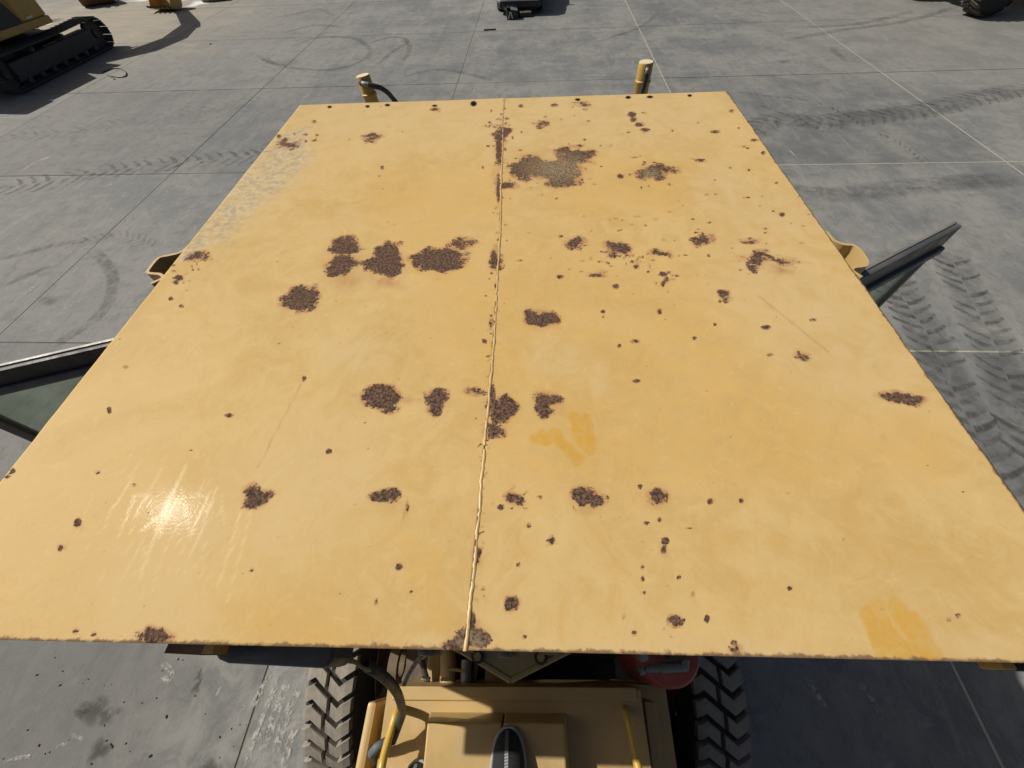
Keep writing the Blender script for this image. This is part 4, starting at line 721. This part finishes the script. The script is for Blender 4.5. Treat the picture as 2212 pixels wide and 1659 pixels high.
# loose bucket further back, pallet block beside the excavator bucket
BP = Vector((-20.25, 23.84, 0)); RB = Matrix.Rotation(math.radians(33), 3, 'Z')
def fB(x, y, z): return tuple(RB@Vector((x, y*.9-.27, z+.012))+BP)
BK = thing('loose_bucket', 'rusty ochre excavator bucket set down alone on the concrete', 'bucket', tuple(BP))
sh, sides, teeth, lg = bucket_parts(fB, 1.3); sh.obj('bucket_shell', 'brown', BK)
for s_ in sides: s_.obj('bucket_side', 'exy', BK)
for s_ in teeth: s_.obj('bucket_tooth', 'track', BK)
for s_ in lg: s_.obj('bucket_ear', 'exy', BK)
bp = Vector(at(455, 6, 0)); PB = thing('ridged_block', 'pale ridged concrete block lying beside the lowered excavator bucket', 'block', (bp.x, bp.y+.45, 0)); R2 = Matrix.Rotation(.25, 3, 'Z'); c0 = Vector((bp.x, bp.y+.45, 0))
MB().box(tuple(c0+Vector((0, 0, .2))), (1.0, .55, .38), R2, .03).obj('block_body', 'seal', PB)
for k in range(5): MB().box(tuple(c0+R2@Vector((-.42+.21*k, -.285, .2))), (.07, .03, .34), R2, .008).obj('rib', 'seal', PB)

# ------------------------------------------------------------------ white car with things at its bumper
CX, CY = -.68, 19.66
CR = thing('parked_car', 'white car with black bumper parked beyond the roof, only its end showing', 'car', (CX, CY+2.1, 0))
hw = .86
def sect(y, z0, zs, zr, k, kr): return [(CX-k, CY+y, z0), (CX+k, CY+y, z0), (CX+k*1.01, CY+y, zs), (CX+kr, CY+y, zr), (CX-kr, CY+y, zr), (CX-k*1.01, CY+y, zs)]
secs = [sect(.015, .380, .70, .86, .72, .66), sect(.25, .376, .86, 1.02, .85, .78), sect(1.05, .28, .92, 1.10, .87, .80), sect(1.5, .28, .92, 1.10, .87, .80), sect(2.9, .28, .92, 1.12, .87, .80), sect(3.9, .28, .90, 1.08, .86, .76), sect(4.25, .40, .85, .95, .78, .70)]
v = [p for s_ in secs for p in s_]; f = [[i*6+k, i*6+(k+1) % 6, (i+1)*6+(k+1) % 6, (i+1)*6+k] for i in range(6) for k in range(6)]+[list(range(6)), [36+k for k in range(6)]]
cbd = MB().add(v, f).obj('car_body', 'white', CR); bv = cbd.modifiers.new('edge', 'BEVEL'); bv.width = .05; bv.segments = 3
gh = [(CX-.74, CY+1.05, 1.06), (CX+.74, CY+1.05, 1.06), (CX+.76, CY+3.85, 1.06), (CX-.76, CY+3.85, 1.06), (CX-.58, CY+1.75, 1.46), (CX+.58, CY+1.75, 1.46), (CX+.60, CY+3.3, 1.47), (CX-.60, CY+3.3, 1.47)]
MB().add(gh, [[0, 1, 5, 4], [1, 2, 6, 5], [2, 3, 7, 6], [3, 0, 4, 7]]).obj('car_windows', 'carglass', CR); MB().add([Vector(q)+Vector((0, 0, .004)) for q in gh[4:]], [[0, 1, 2, 3]]).obj('car_roof', 'white', CR)
bpv = []
for z_, in_ in ((.17, .05), (.22, 0), (.355, 0), (.375, .02)):
    bpv.append([(CX-hw+in_+.02, CY+.55, z_), (CX-hw+in_+.02, CY+.20, z_), (CX-hw+.14+in_, CY+.04+in_, z_), (CX-.4, CY+in_, z_), (CX+.4, CY+in_, z_), (CX+hw-.14-in_, CY+.04+in_, z_), (CX+hw-in_-.02, CY+.20, z_), (CX+hw-in_-.02, CY+.55, z_)])
bm_ = MB().add([p for r in bpv for p in r], [[i*8+k, i*8+k+1, (i+1)*8+k+1, (i+1)*8+k] for i in range(3) for k in range(7)]+[[24+k for k in range(8)], list(range(8))[::-1]]).obj('bumper', 'blackplastic', CR)
MB().span((CX-.25, CY+.000, .44), (CX+.25, CY+.012, .55)).obj('number_plate', 'whitemark', bm_)
for sg in (-1, 1): MB().box((CX+sg*.66, CY+.12, .68), (.30, .12, .14), None, .03).obj('lamp', 'chrome', CR)
for sg in (-1, 1):
    for y_ in (.85, 3.35):
        wh = MB().lathe([(.19, -.09), (.29, -.10), (.31, -.07), (.31, .07), (.29, .10), (.19, .09)], (CX+sg*.76, CY+y_, .31), 'X', 28).obj('car_wheel', 'rubber', CR); MB().cyl((CX+sg*.77, CY+y_, .31), .19, .17, 'X', 20).obj('wheel_rim', 'chrome', wh)
    MB().box((CX+sg*.98, CY+1.55, 1.05), (.2, .1, .13), None, .03).obj('door_mirror', 'white', CR)
b0, b1 = Vector(at(1095.5, 43.5, 0)), Vector(at(1119, 41, 0)); bw = b1.x-b0.x
BX = thing('open_carton', 'black open carton with white slanting strokes on its end, by the white car', 'box', (b0.x+bw/2, b0.y+.2, 0))
o = b0; Rb = Matrix.Rotation(.10, 3, 'Z')
def bx(x, y, z): q = Rb@Vector((x, y, 0)); return (o.x+q.x, o.y+q.y, z)
dpt, hz = .46, .24
MB().prism([bx(0, 0, .004), bx(bw, 0, .004), bx(bw, .008, .004), bx(0, .008, .004)], (0, 0, hz)).prism([bx(0, dpt-.008, .004), bx(bw, dpt-.008, .004), bx(bw, dpt, .004), bx(0, dpt, .004)], (0, 0, hz)).prism([bx(0, .008, .004), bx(.008, .008, .004), bx(.008, dpt-.008, .004), bx(0, dpt-.008, .004)], (0, 0, hz)).prism([bx(bw-.008, .008, .004), bx(bw, .008, .004), bx(bw, dpt-.008, .004), bx(bw-.008, dpt-.008, .004)], (0, 0, hz)).prism([bx(.008, .008, .004), bx(bw-.008, .008, .004), bx(bw-.008, dpt-.008, .004), bx(.008, dpt-.008, .004)], (0, 0, .01)).obj('carton_walls', 'blackplastic', BX)
MB().add([bx(0, 0, hz), bx(0, dpt, hz), bx(-.10, dpt+.03, hz+.05), bx(-.10, .03, hz+.05)], [[0, 1, 2, 3]]).obj('flap', 'greyplastic', BX)
MB().add([bx(bw, 0, hz), bx(bw, dpt, hz), bx(.14, dpt, hz+.035), bx(.14, 0, hz+.035)], [[0, 1, 2, 3]]).obj('flap', 'conduit', BX)
MB().add([bx(0, dpt, hz), bx(bw, dpt, hz), bx(bw-.02, dpt+.10, hz+.10), bx(.05, dpt+.10, hz+.10)], [[0, 1, 2, 3]]).obj('flap', 'greyplastic', BX)
for a_, b_ in ((.05, .115), (.20, .135)):
    MB().prism([bx(a_-.018, -.001, .03), bx(a_+.022, -.001, .03), bx(b_+.018, -.001, .215), bx(b_-.012, -.001, .215)], Rb@Vector((0, -.003, 0))).obj('white_stroke', 'whitemark', BX)
p0 = Vector(at(1135, 37, 0)); RC = Matrix.Rotation(.12, 3, 'Z')
CS = thing('tool_case', 'low grey and black case with red patch on top beside the carton', 'case', (p0.x, p0.y+.05, 0))
cc = Vector((p0.x, p0.y+.10, 0)); MB().box(tuple(cc+Vector((0, 0, .065))), (.47, .30, .12), RC, .03).obj('case_body', 'blackplastic', CS); MB().box(tuple(cc+Vector((0, 0, .132))), (.42, .26, .022), RC, .008).obj('case_lid', 'steel', CS)
MB().box(tuple(cc+RC@Vector((.06, .02, .146))), (.18, .17, .006), RC, .002).obj('red_panel', 'red', CS); MB().box(tuple(cc+RC@Vector((-.12, -.02, .148))), (.07, .10, .012), RC, .003).obj('case_latch', 'blackplastic', CS)
sp_ = at(1955*.5486-13, 40*1.64, 0); st_ = MB().box((sp_[0]-.02, sp_[1], .025), (.42, .045, .035), Matrix.Rotation(.05, 3, 'Z'), .004).obj('wood_offcut', 'bmetal'); tag(st_, 'short brown wooden offcut lying across a slab joint before the white car', 'offcut')

# ------------------------------------------------------------------ wheel loader at the right edge
q0, q1, q2 = at(2076, 27, 0), at(2131, 38, 0), at(2183, 12, 0)
ang = math.radians(14); roll = Vector((math.cos(ang), math.sin(ang), 0)); axl = Vector((math.sin(ang), -math.cos(ang), 0))
WR, WT = .80, .62
LC = Vector((14.22, 17.72, 0))+roll*.16
WLo = thing('wheel_loader', 'yellow wheel loader with dark lugged tyres cut off by the right edge', 'loader', tuple(LC+roll*1.6-axl*.95))
prof_t = [(.36, -WT*.42), (.40, -WT*.5), (.60, -WT*.54), (.72, -WT*.5), (.765, -WT*.42), (.775, 0), (.765, WT*.42), (.72, WT*.5), (.60, WT*.54), (.40, WT*.5), (.36, WT*.42)]
bt = MB().lathe(prof_t, (0, 0, 0), 'X', 44).mesh('tyre', 'rubber')
lm = MB()
for s_, u0 in ((-1, 0), (1, .5)):
    a0 = u0*2*PI/22; pts = []
    for u, w0 in ((.02, .0), (.26, .10), (.33, .14)):
        for da in (-.075, .075): r = .80 if u < .3 else .775; pts.append((s_*u, -r*math.sin(a0+w0+da), r*math.cos(a0+w0+da), r))
    tp2 = [p[:3] for p in pts]; bs = [(p[0], p[1]*.74/p[3], p[2]*.74/p[3]) for p in pts]
    lm.add(tp2+bs, [[0, 1, 3, 2], [2, 3, 5, 4], [0, 6, 7, 1], [1, 7, 9, 3], [3, 9, 11, 5], [5, 11, 10, 4], [4, 10, 8, 2], [2, 8, 6, 0]])
lme = lm.mesh('tread_lug', plain('worn_loader_tread', (.060, .056, .050), .9, .3, 14, (.13, .12, .10), dustamt=.6)); brim = MB().lathe([(1e-4, .08), (.15, .08), (.2, .02), (.33, 0), (.38, .24), (.40, .25), (.38, -.25), (1e-4, -.1)], (0, 0, 0), 'X', 30).mesh('rim', 'exy')
root = WLo.location; ra = math.atan2(axl.y, axl.x)
for dr, da_ in ((0, 0), (2.9, 0), (0, -2.6), (2.9, -2.6)):
    wh = link('loader_wheel', bt, WLo, LC+roll*dr+axl*da_+Vector((0, 0, WR))-root, (0, 0, ra)); link('rim', brim, wh, (0, 0, 0), (0, 0, 0 if da_ == 0 else PI))
    for k in range(22): link('tread_lug', lme, wh, (0, 0, 0), (k*2*PI/22, 0, 0))
Rl = Matrix((roll, Vector((-roll.y, roll.x, 0)), Vector((0, 0, 1)))).transposed(); cen = LC+roll*1.45-axl*1.3
def lb(x, y, z, dx, dy, dz, nm, mat, bev=.05): return MB().box(tuple(cen+Rl@Vector((x, y, 0))+Vector((0, 0, z))), (dx, dy, dz), Rl, bev).obj(nm, mat, WLo)
lb(-1.45, 0, .8, .25, 2.0, .28, 'rear_axle', 'exy'); lb(1.45, 0, .8, .25, 2.0, .28, 'front_axle', 'exy'); lb(1.3, 0, 1.15, 1.5, .9, .7, 'front_frame', 'exy'); lb(-.9, 0, 1.5, 2.0, 1.3, 1.1, 'engine_hood', 'exy'); lb(.4, 0, 2.35, 1.2, 1.3, 1.5, 'cab', 'exy', .08)
lb(.4, 0, 2.5, 1.23, 1.1, .9, 'cab_glass', 'carglass', .02); lb(3.2, 0, .6, .9, 2.7, .9, 'loader_bucket', 'exy', .1); lb(2.1, .55, 1.3, 1.9, .18, .3, 'lift_arm', 'exy', .03); lb(2.1, -.55, 1.3, 1.9, .18, .3, 'lift_arm', 'exy', .03)
